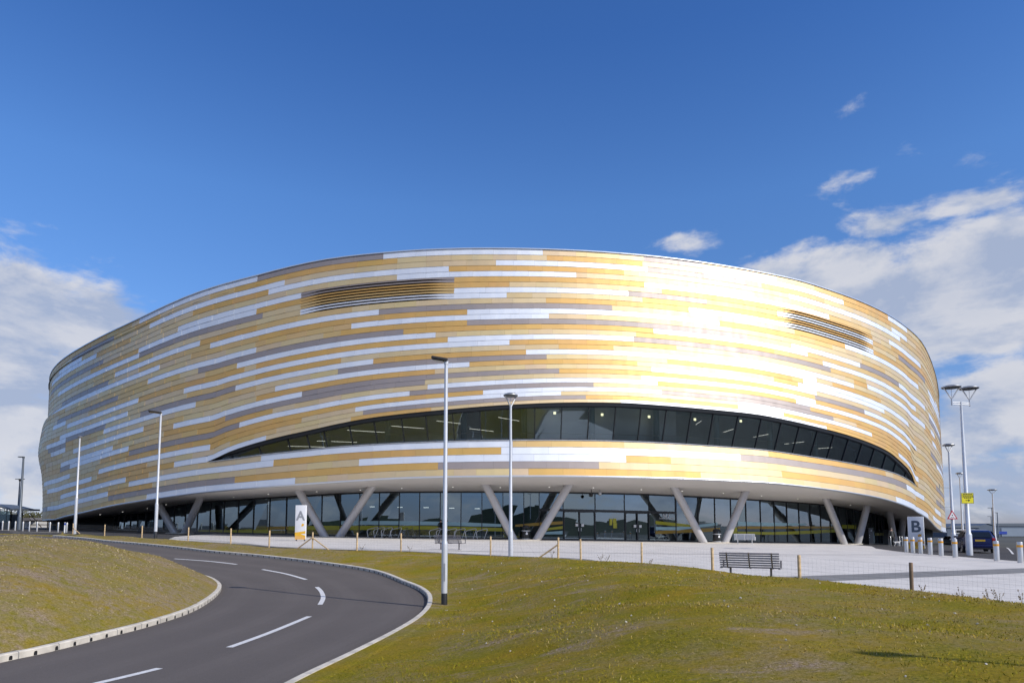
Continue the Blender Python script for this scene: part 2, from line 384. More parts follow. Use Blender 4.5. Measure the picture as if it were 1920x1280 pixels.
# ------------------------------------------------------------------ world: sky with clouds
SUN_EL = radians(36); SX, SY = .815, -.58
w = bpy.data.worlds.new('World'); scn.world = w; w.use_nodes = True; N = w.node_tree.nodes; L = w.node_tree.links
bg = N['Background']; bg.inputs['Strength'].default_value = .1
sky = N.new('ShaderNodeTexSky'); sky.sky_type = 'NISHITA'; sky.sun_disc = False; sky.sun_elevation = SUN_EL; sky.sun_rotation = atan2(SX, SY)
sky.air_density = .8; sky.dust_density = .3; sky.ozone_density = 8.0; sky.altitude = 60
tc = N.new('ShaderNodeTexCoord'); D = tc.outputs['Generated']
def vm(op, a, bval):
    n = N.new('ShaderNodeVectorMath'); n.operation = op; L.new(a, n.inputs[0])
    if isinstance(bval, tuple): n.inputs[1].default_value = bval
    else: L.new(bval, n.inputs[1])
    return n
def mth(op, a, bval=None, cl=False):
    n = N.new('ShaderNodeMath'); n.operation = op; n.use_clamp = cl
    for i, q in ((0, a), (1, bval)):
        if q is None: continue
        if isinstance(q, (int, float)): n.inputs[i].default_value = q
        else: L.new(q, n.inputs[i])
    return n.outputs[0]
blobs = [  # cloud banks: direction (as photo coordinates), half sizes, weight
 (0,575,230,90,1.15),(110,605,150,75,1.0),(30,700,290,75,1.0),(60,800,260,50,.8),(205,600,75,45,.45),(40,890,200,60,.75),
 (1700,560,250,80,1.1),(1870,492,190,88,1.15),(1560,510,150,50,.9),(1450,505,90,28,.72),(1820,385,120,34,.74),(1680,415,90,30,.7),(1760,640,180,40,.9),
 (1890,740,110,60,1.0),(1830,815,150,45,.9),(1900,890,170,70,.75),(1290,452,60,30,.56),(1590,196,44,26,.33),(1560,345,66,22,.36),(1835,305,50,26,.38),(1680,70,36,20,.26),(1415,402,36,14,.28),(1570,395,50,20,.24),(1530,360,50,20,.3)]
cov = None
for px, py, sx, sy, wt in blobs:
    c = Vector(ray(px, py)).normalized()
    s = vm('SUBTRACT', D, tuple(c)); az = Vector((c.y, -c.x, 0)).normalized(); up = az.cross(c).normalized()
    if up.z < 0: up = -up
    k = 1280*(1+((px-960)/1280)**2)**.5
    d1 = vm('DOT_PRODUCT', s.outputs[0], tuple(az)).outputs['Value']; d2 = vm('DOT_PRODUCT', s.outputs[0], tuple(up)).outputs['Value']
    q = mth('ADD', mth('POWER', mth('ABSOLUTE', mth('MULTIPLY', d1, k/(sx*1.25))), 2), mth('POWER', mth('ABSOLUTE', mth('MULTIPLY', d2, k/(sy*1.25))), 2))
    g = mth('MULTIPLY', mth('POWER', 2.71828, mth('MULTIPLY', q, -1.0)), wt)
    cov = g if cov is None else mth('MAXIMUM', cov, g)
sep = N.new('ShaderNodeSeparateXYZ'); L.new(D, sep.inputs[0])
back = N.new('ShaderNodeMapRange'); back.inputs[1].default_value = .35; back.inputs[2].default_value = -.2; back.inputs[3].default_value = 0; back.inputs[4].default_value = .48; L.new(sep.outputs[1], back.inputs[0])
cov = mth('MAXIMUM', cov, back.outputs[0])
mpv = N.new('ShaderNodeMapping'); mpv.inputs['Scale'].default_value = (1, 1, 2.3); L.new(D, mpv.inputs['Vector'])
def nz(scale, det, rough, vec, dist=0.0):
    n = N.new('ShaderNodeTexNoise'); n.inputs['Scale'].default_value = scale; n.inputs['Detail'].default_value = det; n.inputs['Roughness'].default_value = rough; n.inputs['Distortion'].default_value = dist; L.new(vec, n.inputs['Vector']); return n.outputs['Fac']
n1 = nz(5.5, 11, .60, mpv.outputs[0], .25); n2 = nz(17, 7, .6, mpv.outputs[0], .2)
nn = mth('ADD', mth('MULTIPLY', n1, .68), mth('MULTIPLY', n2, .32))
dens = mth('ADD', cov, mth('MULTIPLY', mth('SUBTRACT', nn, .5), 2.2))
al = N.new('ShaderNodeMapRange'); al.interpolation_type = 'SMOOTHSTEP'; al.inputs[1].default_value = .34; al.inputs[2].default_value = .70; al.inputs[4].default_value = .93; L.new(dens, al.inputs[0])
mp2 = N.new('ShaderNodeMapping'); mp2.inputs['Scale'].default_value = (1, 1, 2.3); mp2.inputs['Location'].default_value = (-.03, .02, -.085); L.new(D, mp2.inputs['Vector'])
n3 = nz(5.5, 11, .60, mp2.outputs[0], .25)
sh = N.new('ShaderNodeMapRange'); sh.inputs[1].default_value = -.09; sh.inputs[2].default_value = .09; L.new(mth('SUBTRACT', n1, n3), sh.inputs[0])
cc = N.new('ShaderNodeMix'); cc.data_type = 'RGBA'; L.new(sh.outputs[0], cc.inputs[0]); cc.inputs[6].default_value = (3.1,3.65,4.9,1); cc.inputs[7].default_value = (5.5,5.55,5.9,1)
thick = N.new('ShaderNodeMapRange'); thick.inputs[1].default_value = .5; thick.inputs[2].default_value = 1.3; thick.inputs[4].default_value = .35; L.new(dens, thick.inputs[0])
cd = N.new('ShaderNodeMix'); cd.data_type = 'RGBA'; L.new(thick.outputs[0], cd.inputs[0]); L.new(cc.outputs[2], cd.inputs[6]); cd.inputs[7].default_value = (3.05,3.55,4.75,1)
mx = N.new('ShaderNodeMix'); mx.data_type = 'RGBA'; L.new(al.outputs[0], mx.inputs[0]); 
ramp = N.new('ShaderNodeValToRGB'); L.new(sep.outputs[2], ramp.inputs[0]); el = ramp.color_ramp.elements   # hue of the clear sky by height
for pos, c in ((0,(.60,.52,.60)),(.03,(.62,.53,.60)),(.12,(.86,.72,.70)),(.25,(.88,.91,.92)),(.43,(.86,1.03,1.12)),(.6,(.58,.84,1.08)),(1,(.50,.78,1.04))):
    e = el[0] if pos == 0 else el[-1] if pos == 1 else el.new(pos)
    e.position = pos; e.color = (*c, 1)
tn = N.new('ShaderNodeMix'); tn.data_type = 'RGBA'; tn.blend_type = 'MULTIPLY'; tn.inputs[0].default_value = 1; L.new(sky.outputs[0], tn.inputs[6]); L.new(ramp.outputs[0], tn.inputs[7])
sc_ = N.new('ShaderNodeVectorMath'); sc_.operation = 'SCALE'; sc_.inputs[3].default_value = 1.4; L.new(tn.outputs[2], sc_.inputs[0]); L.new(sc_.outputs[0], mx.inputs[6]); L.new(cd.outputs[2], mx.inputs[7]); L.new(mx.outputs[2], bg.inputs[0])
sd = bpy.data.lights.new('sun', 'SUN'); sd.energy = 3.15; sd.angle = radians(.53); sd.color = (1, .95, .86)
so = bpy.data.objects.new('sun', sd); COL.objects.link(so)
so.rotation_euler = Vector((SX*cos(SUN_EL), SY*cos(SUN_EL), sin(SUN_EL))).to_track_quat('Z', 'Y').to_euler()
# camera
cd_ = bpy.data.cameras.new('camera'); cam = bpy.data.objects.new('camera', cd_); COL.objects.link(cam)
cd_.lens = 24; cd_.sensor_width = 36; cd_.shift_y = (875-640)/1920; cd_.clip_end = 6000; cd_.clip_start = .1
cam.location = (0, 0, EZ); cam.rotation_euler = (radians(90)+TH, 0, 0); scn.camera = cam
scn.view_settings.view_transform = 'Standard'; scn.view_settings.look = 'None'; scn.view_settings.exposure = .35; scn.view_settings.gamma = 1
scn.cycles.max_bounces = 8; scn.cycles.transparent_max_bounces = 12; scn.cycles.caustics_reflective = False; scn.cycles.caustics_refractive = False
scn.cycles.sample_clamp_indirect = 6
# ------------------------------------------------------------------ the setting: ground, banks, road
def catmull(pts, n=8):
    out = []
    q = [pts[0]]+list(pts)+[pts[-1]]
    for i in range(1, len(q)-2):
        p0, p1, p2, p3 = [np.array(z, float) for z in q[i-1:i+3]]
        for k in range(n):
            t = k/n; out.append(tuple(.5*((2*p1)+(-p0+p2)*t+(2*p0-5*p1+4*p2-p3)*t*t+(-p0+3*p1-3*p2+p3)*t**3)))
    out.append(tuple(pts[-1])); return out
def resample(pts, step=None, n=None):
    p = np.array(pts, float); s = np.r_[0, np.cumsum(np.hypot(*np.diff(p[:, :2], axis=0).T))]
    m = n or max(2, int(s[-1]/step)+1); t = np.linspace(0, s[-1], m)
    return np.c_[tuple(np.interp(t, s, p[:, k]) for k in range(p.shape[1]))], s[-1]
RK = catmull([(-3.9,-8),(-3.7,2),(-3.5,8),(-3.35,10.4),(-2.98,12.8),(-2.62,15.5),(-2.45,18),(-2.55,20.8),(-3.05,24),(-4.15,27.0),(-6.5,31.3),(-10.6,34.9),(-14,37.5),(-17.3,39.7),(-21,42.7),(-25,45.8),(-29.1,49),(-32.3,52),(-38,56),(-46,60)])
LK = catmull([(-9.7,-8),(-9.5,2),(-9.3,8),(-9.1,12.1),(-8.9,13.3),(-8.8,14.9),(-8.72,16.9),(-9.0,19.6),(-9.95,23.2),(-10.9,25.9),(-12.1,28.1),(-13.3,29.5),(-14.6,30.5),(-18,32.6),(-21.6,35.0),(-25.3,37.8),(-29.3,40.8),(-33.3,44),(-36.5,46.8),(-42,50.8),(-50,54.8)])
zre = hermite([(-20,-2.45),(0,-2.43),(22,-2.41),(27,-2.31),(31,-2.1),(35,-1.83),(39.7,-1.56),(45.7,-1.27),(52,-1.05),(57,-.85),(62,-.72)])
def zroad(y): return EZ+zre(y)
def plane_poly_dist(X, Y, poly):
    """distance, side sign (+ = right of travel direction) to an open polyline"""
    best = np.full(X.shape, 1e9); sg = np.zeros(X.shape)
    p = np.array(poly)[:, :2]
    for a, b in zip(p[:-1], p[1:]):
        d = b-a; l2 = d@d
        if l2 < 1e-9: continue
        t = np.clip(((X-a[0])*d[0]+(Y-a[1])*d[1])/l2, 0, 1)
        dx = X-(a[0]+t*d[0]); dy = Y-(a[1]+t*d[1]); q = np.hypot(dx, dy)
        cr = d[0]*(Y-a[1])-d[1]*(X-a[0]); m = q < best
        best[m] = q[m]; sg[m] = np.where(cr[m] < 0, 1, -1)
    return best*sg
FENCE = [(18,-8),(15.5,-1),(13.5,6),(11.6,12),(9.9,17),(8.6,20.5),(7.0,24),(5.3,28),(3.05,30.5),(2.2,32),(-1.05,33.6),(-6,37),(-8.4,37.6),(-11,38.3),(-14,39.8),(-18.1,44),(-22.2,47.2),(-27.6,51.2),(-32.8,55),(-37.3,58),(-38.2,56.5),(-46,60.4)]
vP = np.vectorize(P); vzr = np.vectorize(zroad)
def terrain(X, Y):
    dR = plane_poly_dist(X, Y, RK[::2]); dL = -plane_poly_dist(X, Y, LK[::2]); dF = -plane_poly_dist(X, Y, FENCE)
    PZ = vP(X, Y); ZR = vzr(Y); kz = ZR+.10
    def ss(t): t = np.clip(t, 0, 1); return t*t*(3-2*t)
    bump = .05*np.sin(X*.9+1.3*np.sin(Y*.5))*np.sin(Y*.7+.8)+.03*np.sin(X*2.3+Y*1.7)
    plate = .34+.045*np.clip(-X-4, 0, 30)
    T = PZ+.03+(np.maximum(plate, PZ+.03)-PZ-.03)*ss((dF-.1)/2.2)
    rt = kz+(T-kz)*ss(np.clip(dR-.1, 0, None)/np.minimum(6.5, np.maximum(1.2, dR+np.clip(dF, 0, None))))
    lt = kz+2.6*(1-np.exp(-np.clip(dL-.1, 0, None)/4.4)); lt = np.minimum(lt, np.maximum(1.20+.03*np.sin(X*.3), PZ+.0))
    z = np.where(dL > 0, lt, rt)+bump*np.clip(np.minimum(np.where(dL > 0, dL, dR), np.where(dL > 0, 9, dF+.3))/2.0, 0, 1)
    inside = (dR < .04) & (dL < .04)
    z = np.where(inside, ZR-.6, z)
    out = (dF < -.05) & (dR > 0)
    z = np.where(out, PZ-.35-.0*X, z)
    return z, dR, dL, dF
# terrain mesh
gx = np.arange(-64, 22.01, .25); gy = np.arange(-7, 63.01, .25); GX, GY = np.meshgrid(gx, gy)
GZ, _, _, _ = terrain(GX, GY)
nx, ny = len(gx), len(gy)
me = bpy.data.meshes.new('grass_bank'); vs = np.c_[GX.ravel(), GY.ravel(), GZ.ravel()]
idx = np.arange(nx*ny).reshape(ny, nx); fs = np.c_[idx[:-1, :-1].ravel(), idx[:-1, 1:].ravel(), idx[1:, 1:].ravel(), idx[1:, :-1].ravel()]
me.from_pydata(vs.tolist(), [], fs.tolist()); me.materials.append(M['grass']); me.polygons.foreach_set('use_smooth', [True]*len(me.polygons))
o = bpy.data.objects.new('grass_bank', me); COL.objects.link(o); tag(o, kind='structure')
def tz(x, y):
    return float(terrain(np.array([x]), np.array([y]))[0][0])
# grass blades and tufts, one uncountable mass
rng = np.random.default_rng(3)
def blades(n, xr, yr, dens_y):
    X = rng.uniform(*xr, n); Y = rng.uniform(*yr, n)
    keep = rng.random(n) < np.clip(dens_y/np.maximum(np.hypot(X, Y), 5), .12, 1)**1.2
    X, Y = X[keep], Y[keep]
    c = np.sin(X*1.7+2*np.sin(Y*.9))*np.sin(Y*1.9+1.5*np.sin(X*.7))
    k2 = rng.random(len(X)) < (.42+.42*c)*np.where(X > -8.5, .8, 1)
    return X[k2], Y[k2]
Xa, Ya = blades(330000, (-3, 16), (3, 34), 11); Xb, Yb = blades(230000, (-34, -8.6), (6, 46), 16); Xc, Yc = blades(60000, (-34, -3), (31, 57), 30)
X = np.r_[Xa, Xb, Xc]; Y = np.r_[Ya, Yb, Yc]
ins = (X > -1.22*Y-2) & (X < .9*Y+2); X, Y = X[ins], Y[ins]
Z, dR, dL, dF = terrain(X, Y); ok = ((dR > .25) & (dF > .12)) | (dL > .25); X, Y, Z, dL = X[ok], Y[ok], Z[ok], dL[ok]
n = len(X); dist = np.hypot(X, Y)
h = rng.uniform(.010, .032, n)*(1+.3*np.sin(X*.8)*np.sin(Y*.6))*np.where(rng.random(n) < .02, 1.9, 1); wd = rng.uniform(.005, .012, n)*np.clip(dist/11, .8, 2.6)
an = rng.uniform(0, 2*pi, n); le = rng.uniform(0, .06, n); la = rng.uniform(0, 2*pi, n)
V = np.empty((n*3, 3)); V[0::3] = np.c_[X-wd*np.cos(an), Y-wd*np.sin(an), Z-.01]; V[1::3] = np.c_[X+wd*np.cos(an), Y+wd*np.sin(an), Z-.01]; V[2::3] = np.c_[X+le*np.cos(la), Y+le*np.sin(la), Z+h]
me = bpy.data.meshes.new('grass_tufts'); me.from_pydata(V.tolist(), [], np.arange(n*3).reshape(n, 3).tolist()); me.materials.append(M['blade'])
pal = np.array([(.155,.165,.009),(.25,.225,.012),(.33,.26,.017),(.37,.25,.026),(.44,.33,.13),(.23,.15,.06)])
patch = np.sin(X*.55+1.9*np.sin(Y*.33))+np.sin(Y*.61+1.7*np.sin(X*.41))+.35*np.where(dL > 0, 3.2, 0)+.7*((X > 1) & (dL < 0))
u = rng.random(n)+.16*patch
ci = np.clip(np.searchsorted([.22,.48,.74,.93,1.15], u), 0, 5); colr = pal[ci]
palw = np.array([(.15,.155,.025),(.23,.205,.05),(.33,.27,.12),(.39,.31,.16),(.46,.37,.22),(.27,.20,.12)])
u2 = rng.random(n)*.75+.28*np.sin(X*.9+2*np.sin(Y*.7))*np.sin(Y*.8+1.6*np.sin(X*.6))+.28
cw = np.clip((u2*6).astype(int), 0, 5); colr = np.where((dL > 0)[:, None], palw[cw], colr)*rng.uniform(.78, 1.2, (n, 1))
ca = me.color_attributes.new('tint', 'FLOAT_COLOR', 'CORNER'); buf = np.ones((n*3, 4)); buf[:, :3] = np.repeat(colr, 3, axis=0); ca.data.foreach_set('color', buf.ravel())
me.update(); o = bpy.data.objects.new('grass_tufts', me); COL.objects.link(o); tag(o, kind='stuff')
# scattered pale stones
b_ = MB()
for i in range(300):
    x, y = (random.uniform(-2, 14), random.uniform(4, 31)) if i < 260 else (random.uniform(-26, -9), random.uniform(9, 40))
    z, r1, l1, f1 = [float(q[0]) for q in terrain(np.array([x]), np.array([y]))]
    if not ((r1 > .3 and f1 > .2) or l1 > .3): continue
    s = random.uniform(.006, .022)*(1+.025*y); R = Euler((random.random()*3, random.random()*3, random.random()*3)).to_matrix()
    pts = [R@Vector(q)*s*random.uniform(.7, 1.2) for q in ((1,0,0),(-1,0,0),(0,1,0),(0,-1,0),(0,0,.7),(0,0,-.7))]
    b_.add([p+Vector((x, y, z+s*.3)) for p in pts], [(0,2,4),(2,1,4),(1,3,4),(3,0,4),(2,0,5),(1,2,5),(3,1,5),(0,3,5)])
tag(b_.build('loose_stones', M['stone']), kind='stuff')
# road surface, kerbs, markings
NR = 150
ra, _ = resample(RK, n=NR); la_, _ = resample(LK, n=NR)
b_ = MB(); 
for i in range(NR-1):
    for k in range(30):
        q = []
        for (ii, kk) in ((i, k), (i, k+1), (i+1, k+1), (i+1, k)):
            p = la_[ii]*(1-kk/30)+ra[ii]*kk/30; q.append((p[0], p[1], zroad(p[1])))
        u = (k+.5)/30; tr = sum(exp(-((u-c_)/.045)**2) for c_ in (.12,.37,.63,.88)); ed = exp(-min(u, 1-u)/.03); g_ = 1+.10*tr-.16*ed+.015*sin(i*.37+k)
        b_.face(q, 0, (g_, g_*.995, g_*.985))
tag(b_.build('road', M['road'], smooth=True), kind='structure')
def kerb(name, line, side, holes):
    p, ln = resample(line, step=.3); b_ = MB(); n = len(p); W, H = .15, .13
    prof = [(0,-.2),(0,H-.02),(.025,H),(W,H),(W,-.2)]
    nor = []
    for i in range(n):
        t = p[min(i+1, n-1)]-p[max(i-1, 0)]; t = t/np.hypot(*t); nor.append((t[1]*side, -t[0]*side))
    ring = []
    for i in range(n):
        z = zroad(p[i][1]); ring.append([(p[i][0]+nor[i][0]*(a), p[i][1]+nor[i][1]*a, z+h) for a, h in prof])
    for i in range(n-1):
        jt = (i % 3 == 2)
        for k in range(len(prof)-1):
            a, c = ring[i], ring[i+1]
            if jt: e = [tuple(np.array(c[q])*.94+np.array(a[q])*.06) for q in range(len(prof))]; b_.face([a[k], e[k], e[k+1], a[k+1]]); b_.face([e[k], c[k], c[k+1], e[k+1]], 2)
            else: b_.face([a[k], c[k], c[k+1], a[k+1]])
    if holes:
        q, _ = resample(line, step=.5)
        for i in range(1, len(q)-1):
            t = q[i+1]-q[i-1]; t = t/np.hypot(*t); nv = (-t[1]*side, t[0]*side); z = zroad(q[i][1]); hw = .038
            pts = [(-hw, .0), (hw, .0), (hw, .055), (hw*.6, .078), (-hw*.6, .078), (-hw, .055)]
            b_.face([(q[i][0]+t[0]*a+nv[0]*.004, q[i][1]+t[1]*a+nv[1]*.004, z+.006+h) for a, h in pts], 1)
    o = b_.build(name, [M['concrete_kerb'], M['hole'], M['band']]); return tag(o, kind='structure')
kerb('kerb', [p for p in RK if p[0] > -37.5], 1, True); kerb('kerb', LK, -1, True)
for line, side in (([p for p in RK if p[0] > -37.3], 1), (LK, -1)):      # turf laid tight against the back of the kerbs
    p, _ = resample(line, step=.3); b_ = MB(); rows_ = []
    for i in range(len(p)):
        t = p[min(i+1, len(p)-1)]-p[max(i-1, 0)]; t = t/np.hypot(*t); rows_.append([(p[i][0]+t[1]*side*o_, p[i][1]-t[0]*side*o_) for o_ in (.135, .28, .45, .65)])
    A_ = np.array(rows_); Zt = terrain(A_[..., 0].ravel(), A_[..., 1].ravel())[0].reshape(A_.shape[:2])
    for i in range(len(p)-1):
        for k in range(3): b_.face([(A_[a, c, 0], A_[a, c, 1], Zt[a, c]+(.016 if c < 3 else -.02)) for a, c in ((i, k), (i+1, k), (i+1, k+1), (i, k+1))])
    o = b_.build('grass_verge', M['grass'], smooth=True); tag(o, kind='structure')
def ribbon(b_, line, wdt, zf, lift, m=0, step=.35):
    p, _ = resample(line, step=step); n = len(p)
    for i in range(n-1):
        q = []
        for j, s in ((i, -1), (i, 1), (i+1, 1), (i+1, -1)):
            t = p[min(j+1, n-1)]-p[max(j-1, 0)]; t = t/np.hypot(*t); x = p[j][0]-t[1]*s*wdt/2; y = p[j][1]+t[0]*s*wdt/2
            q.append((x, y, zf(x, y)+lift))
        b_.face(q, m)
def road_at(px, py):
    r = ray(px, py); d = 4
    while d < 70:
        d += .02
        if EZ+r[2]*d/r[1] <= zroad(d): break
    return (r[0]*d/r[1], d)
for dash in ([(170,1283),(240,1267),(299,1252.5)],[(430,1213),(507,1185),(580,1155)],[(600,1133),(606,1120),(602,1108),(594,1100)],[(574,1086),(535,1075),(492,1067)],[(444,1057.5),(390,1051.5),(327,1047)],[(272,1040.5),(252,1039)]):
    pts = [road_at(*q) for q in dash]; b_ = MB()
    ribbon(b_, catmull(pts, 6), .15, lambda x, y: zroad(y), .005); tag(b_.build('lane_marking', M['paint']), kind='structure')
# paved ground: one wide sheet, then paving on top of it
def clip_poly(poly, axis, val, keep_lt):
    out = []
    for i in range(len(poly)):
        a, b = poly[i-1], poly[i]; ia = (a[axis] <= val) == keep_lt; ib = (b[axis] <= val) == keep_lt
        if ia != ib:
            t = (val-a[axis])/(b[axis]-a[axis]); out.append((a[0]+(b[0]-a[0])*t, a[1]+(b[1]-a[1])*t))
        if ib: out.append(b)
    return out
def drape(name, poly, m, lift, cell=2.0, zf=P):
    b_ = MB(); xs = [p[0] for p in poly]; ys = [p[1] for p in poly]
    for i in range(int(math.floor(min(xs)/cell)), int(math.ceil(max(xs)/cell))):
        col = clip_poly(clip_poly(poly, 0, i*cell, False), 0, (i+1)*cell, True)
        if len(col) < 3: continue
        for j in range(int(math.floor(min(ys)/cell)), int(math.ceil(max(ys)/cell))):
            q = clip_poly(clip_poly(col, 1, j*cell, False), 1, (j+1)*cell, True)
            if len(q) >= 3: b_.face([(x, y, zf(x, y)+lift) for x, y in q])
    o = b_.build(name, m, fix=False)
    bm = bmesh.new(); bm.from_mesh(o.data); bmesh.ops.remove_doubles(bm, verts=bm.verts[:], dist=.001); bmesh.ops.dissolve_degenerate(bm, dist=.0005, edges=bm.edges[:])
    bm.normal_update()
    for f in bm.faces:
        if f.normal.z < 0: f.normal_flip()
    bm.to_mesh(o.data); bm.free()
    return tag(o, kind='structure')
fl = [(x, y) for x, y in FENCE]
drape('car_park', fl[:-2]+[(-38.1,56.3),(-46,60.2),(-56,63),(-130,64),(-130,200),(170,200),(170,-8)], M['asphalt'], -.012, 4.0)
fe = [(x+.35, y+.35) for x, y in FENCE]
tipi = 17
plz = fe[:tipi]+[(-25.4,50.5),(-28.5,58),(-31,72),(-20,80),(20,80),(36.5,75),(33,63),(28.6,54),(26.4,47.5),(25.5,44),(25.1,40),(25.3,33),(27.5,24),(34,8),(34,-8)]
drape('plaza', plz, M['paving'], .0)
b_ = MB(); ribbon(b_, catmull([(-30,56.5),(-20,48),(-14.5,41.6),(-10.8,40.2),(-7.8,39.5),(-4.8,38.9),(-1,38.6),(6,38.4),(14,38.6),(25.2,40.6)], 10), .22, P, .006); tag(b_.build('drain_strip', M['drain']), kind='structure')
b_ = MB(); ribbon(b_, catmull([ground_at(*q)[:2] for q in ((1440,1088),(1530,1084),(1640,1080),(1760,1075),(1920,1069),(2060,1064))], 10), 1.7, P, .006); tag(b_.build('paving_band', M['band']), kind='structure')
b_ = MB(); ribbon(b_, [(x+.5, y+.6) for x, y in catmull(FENCE[8:18], 6)], .5, P, .006); tag(b_.build('paving_band', M['band']), kind='structure')
# far ground to the horizon
b_ = MB()
def rect_ring(x0, x1, y0, y1, X0, X1, Y0, Y1, zi, zo):
    i = [(x0,y0,zi(x0,y0)),(x1,y0,zi(x1,y0)),(x1,y1,zi(x1,y1)),(x0,y1,zi(x0,y1))]; o = [(X0,Y0,zo),(X1,Y0,zo),(X1,Y1,zo),(X0,Y1,zo)]
    for k in range(4): b_.face([i[k], i[(k+1) % 4], o[(k+1) % 4], o[k]])
rect_ring(-63,21,-6,62.5, -130,170,-40,199, lambda x, y: min(P(x, y)-.7, zroad(clampf(y,-8,60))-.8), -1.0)
rect_ring(-130,170,-40,199, -3000,3000,-3000,3500, lambda x, y: -1.0, -1.2)
tag(b_.build('ground', M['ground'], fix=False), kind='structure')
# bay markings and white kerb edges of the car park
def mark(pts, wdt=.12, name='bay_marking', m='paint', lift=.0):
    b_ = MB(); ribbon(b_, pts, wdt, P, lift); tag(b_.build(name, M[m]), kind='structure')
g = lambda px, py: ground_at(px, py)[:2]
mark([g(1881,1016.5), g(1899.5,1038)]); mark([g(1866,1020), g(1880,1017)]); mark([g(1776,1019), g(1700,1020)])
for a, c, wd in (((0,993.6),(30,994.5),.5),((16,996.5),(116,998.3),.6),((24,1000.2),(98,1000.6),.35)):
    mark([g(*a), g(*c)], wd, 'island_edge', 'concrete_kerb', .02)
# low wooded rise and hill on the horizon behind the viewer (mirrored in the glazing)
b_ = MB(); pr = None
for i in range(61):
    a = radians(200+i*140/60); r = 150; hh = 3.4+1.2*sin(i*.7)+.9*sin(i*1.9+1)+.7*sin(i*3.7)+6*exp(-((i-33)/7)**2); c = (r*cos(a), r*sin(a))
    q = ((c[0]*.9, c[1]*.9, -1.1), (c[0], c[1], max(2.5, hh)), (c[0]*1.2, c[1]*1.2, -1.1))
    if pr: b_.face([pr[0], q[0], q[1], pr[1]]); b_.face([pr[1], q[1], q[2], pr[2]])
    pr = q
tag(b_.build('hills', M['leaf2'], smooth=True, fix=False), kind='structure')
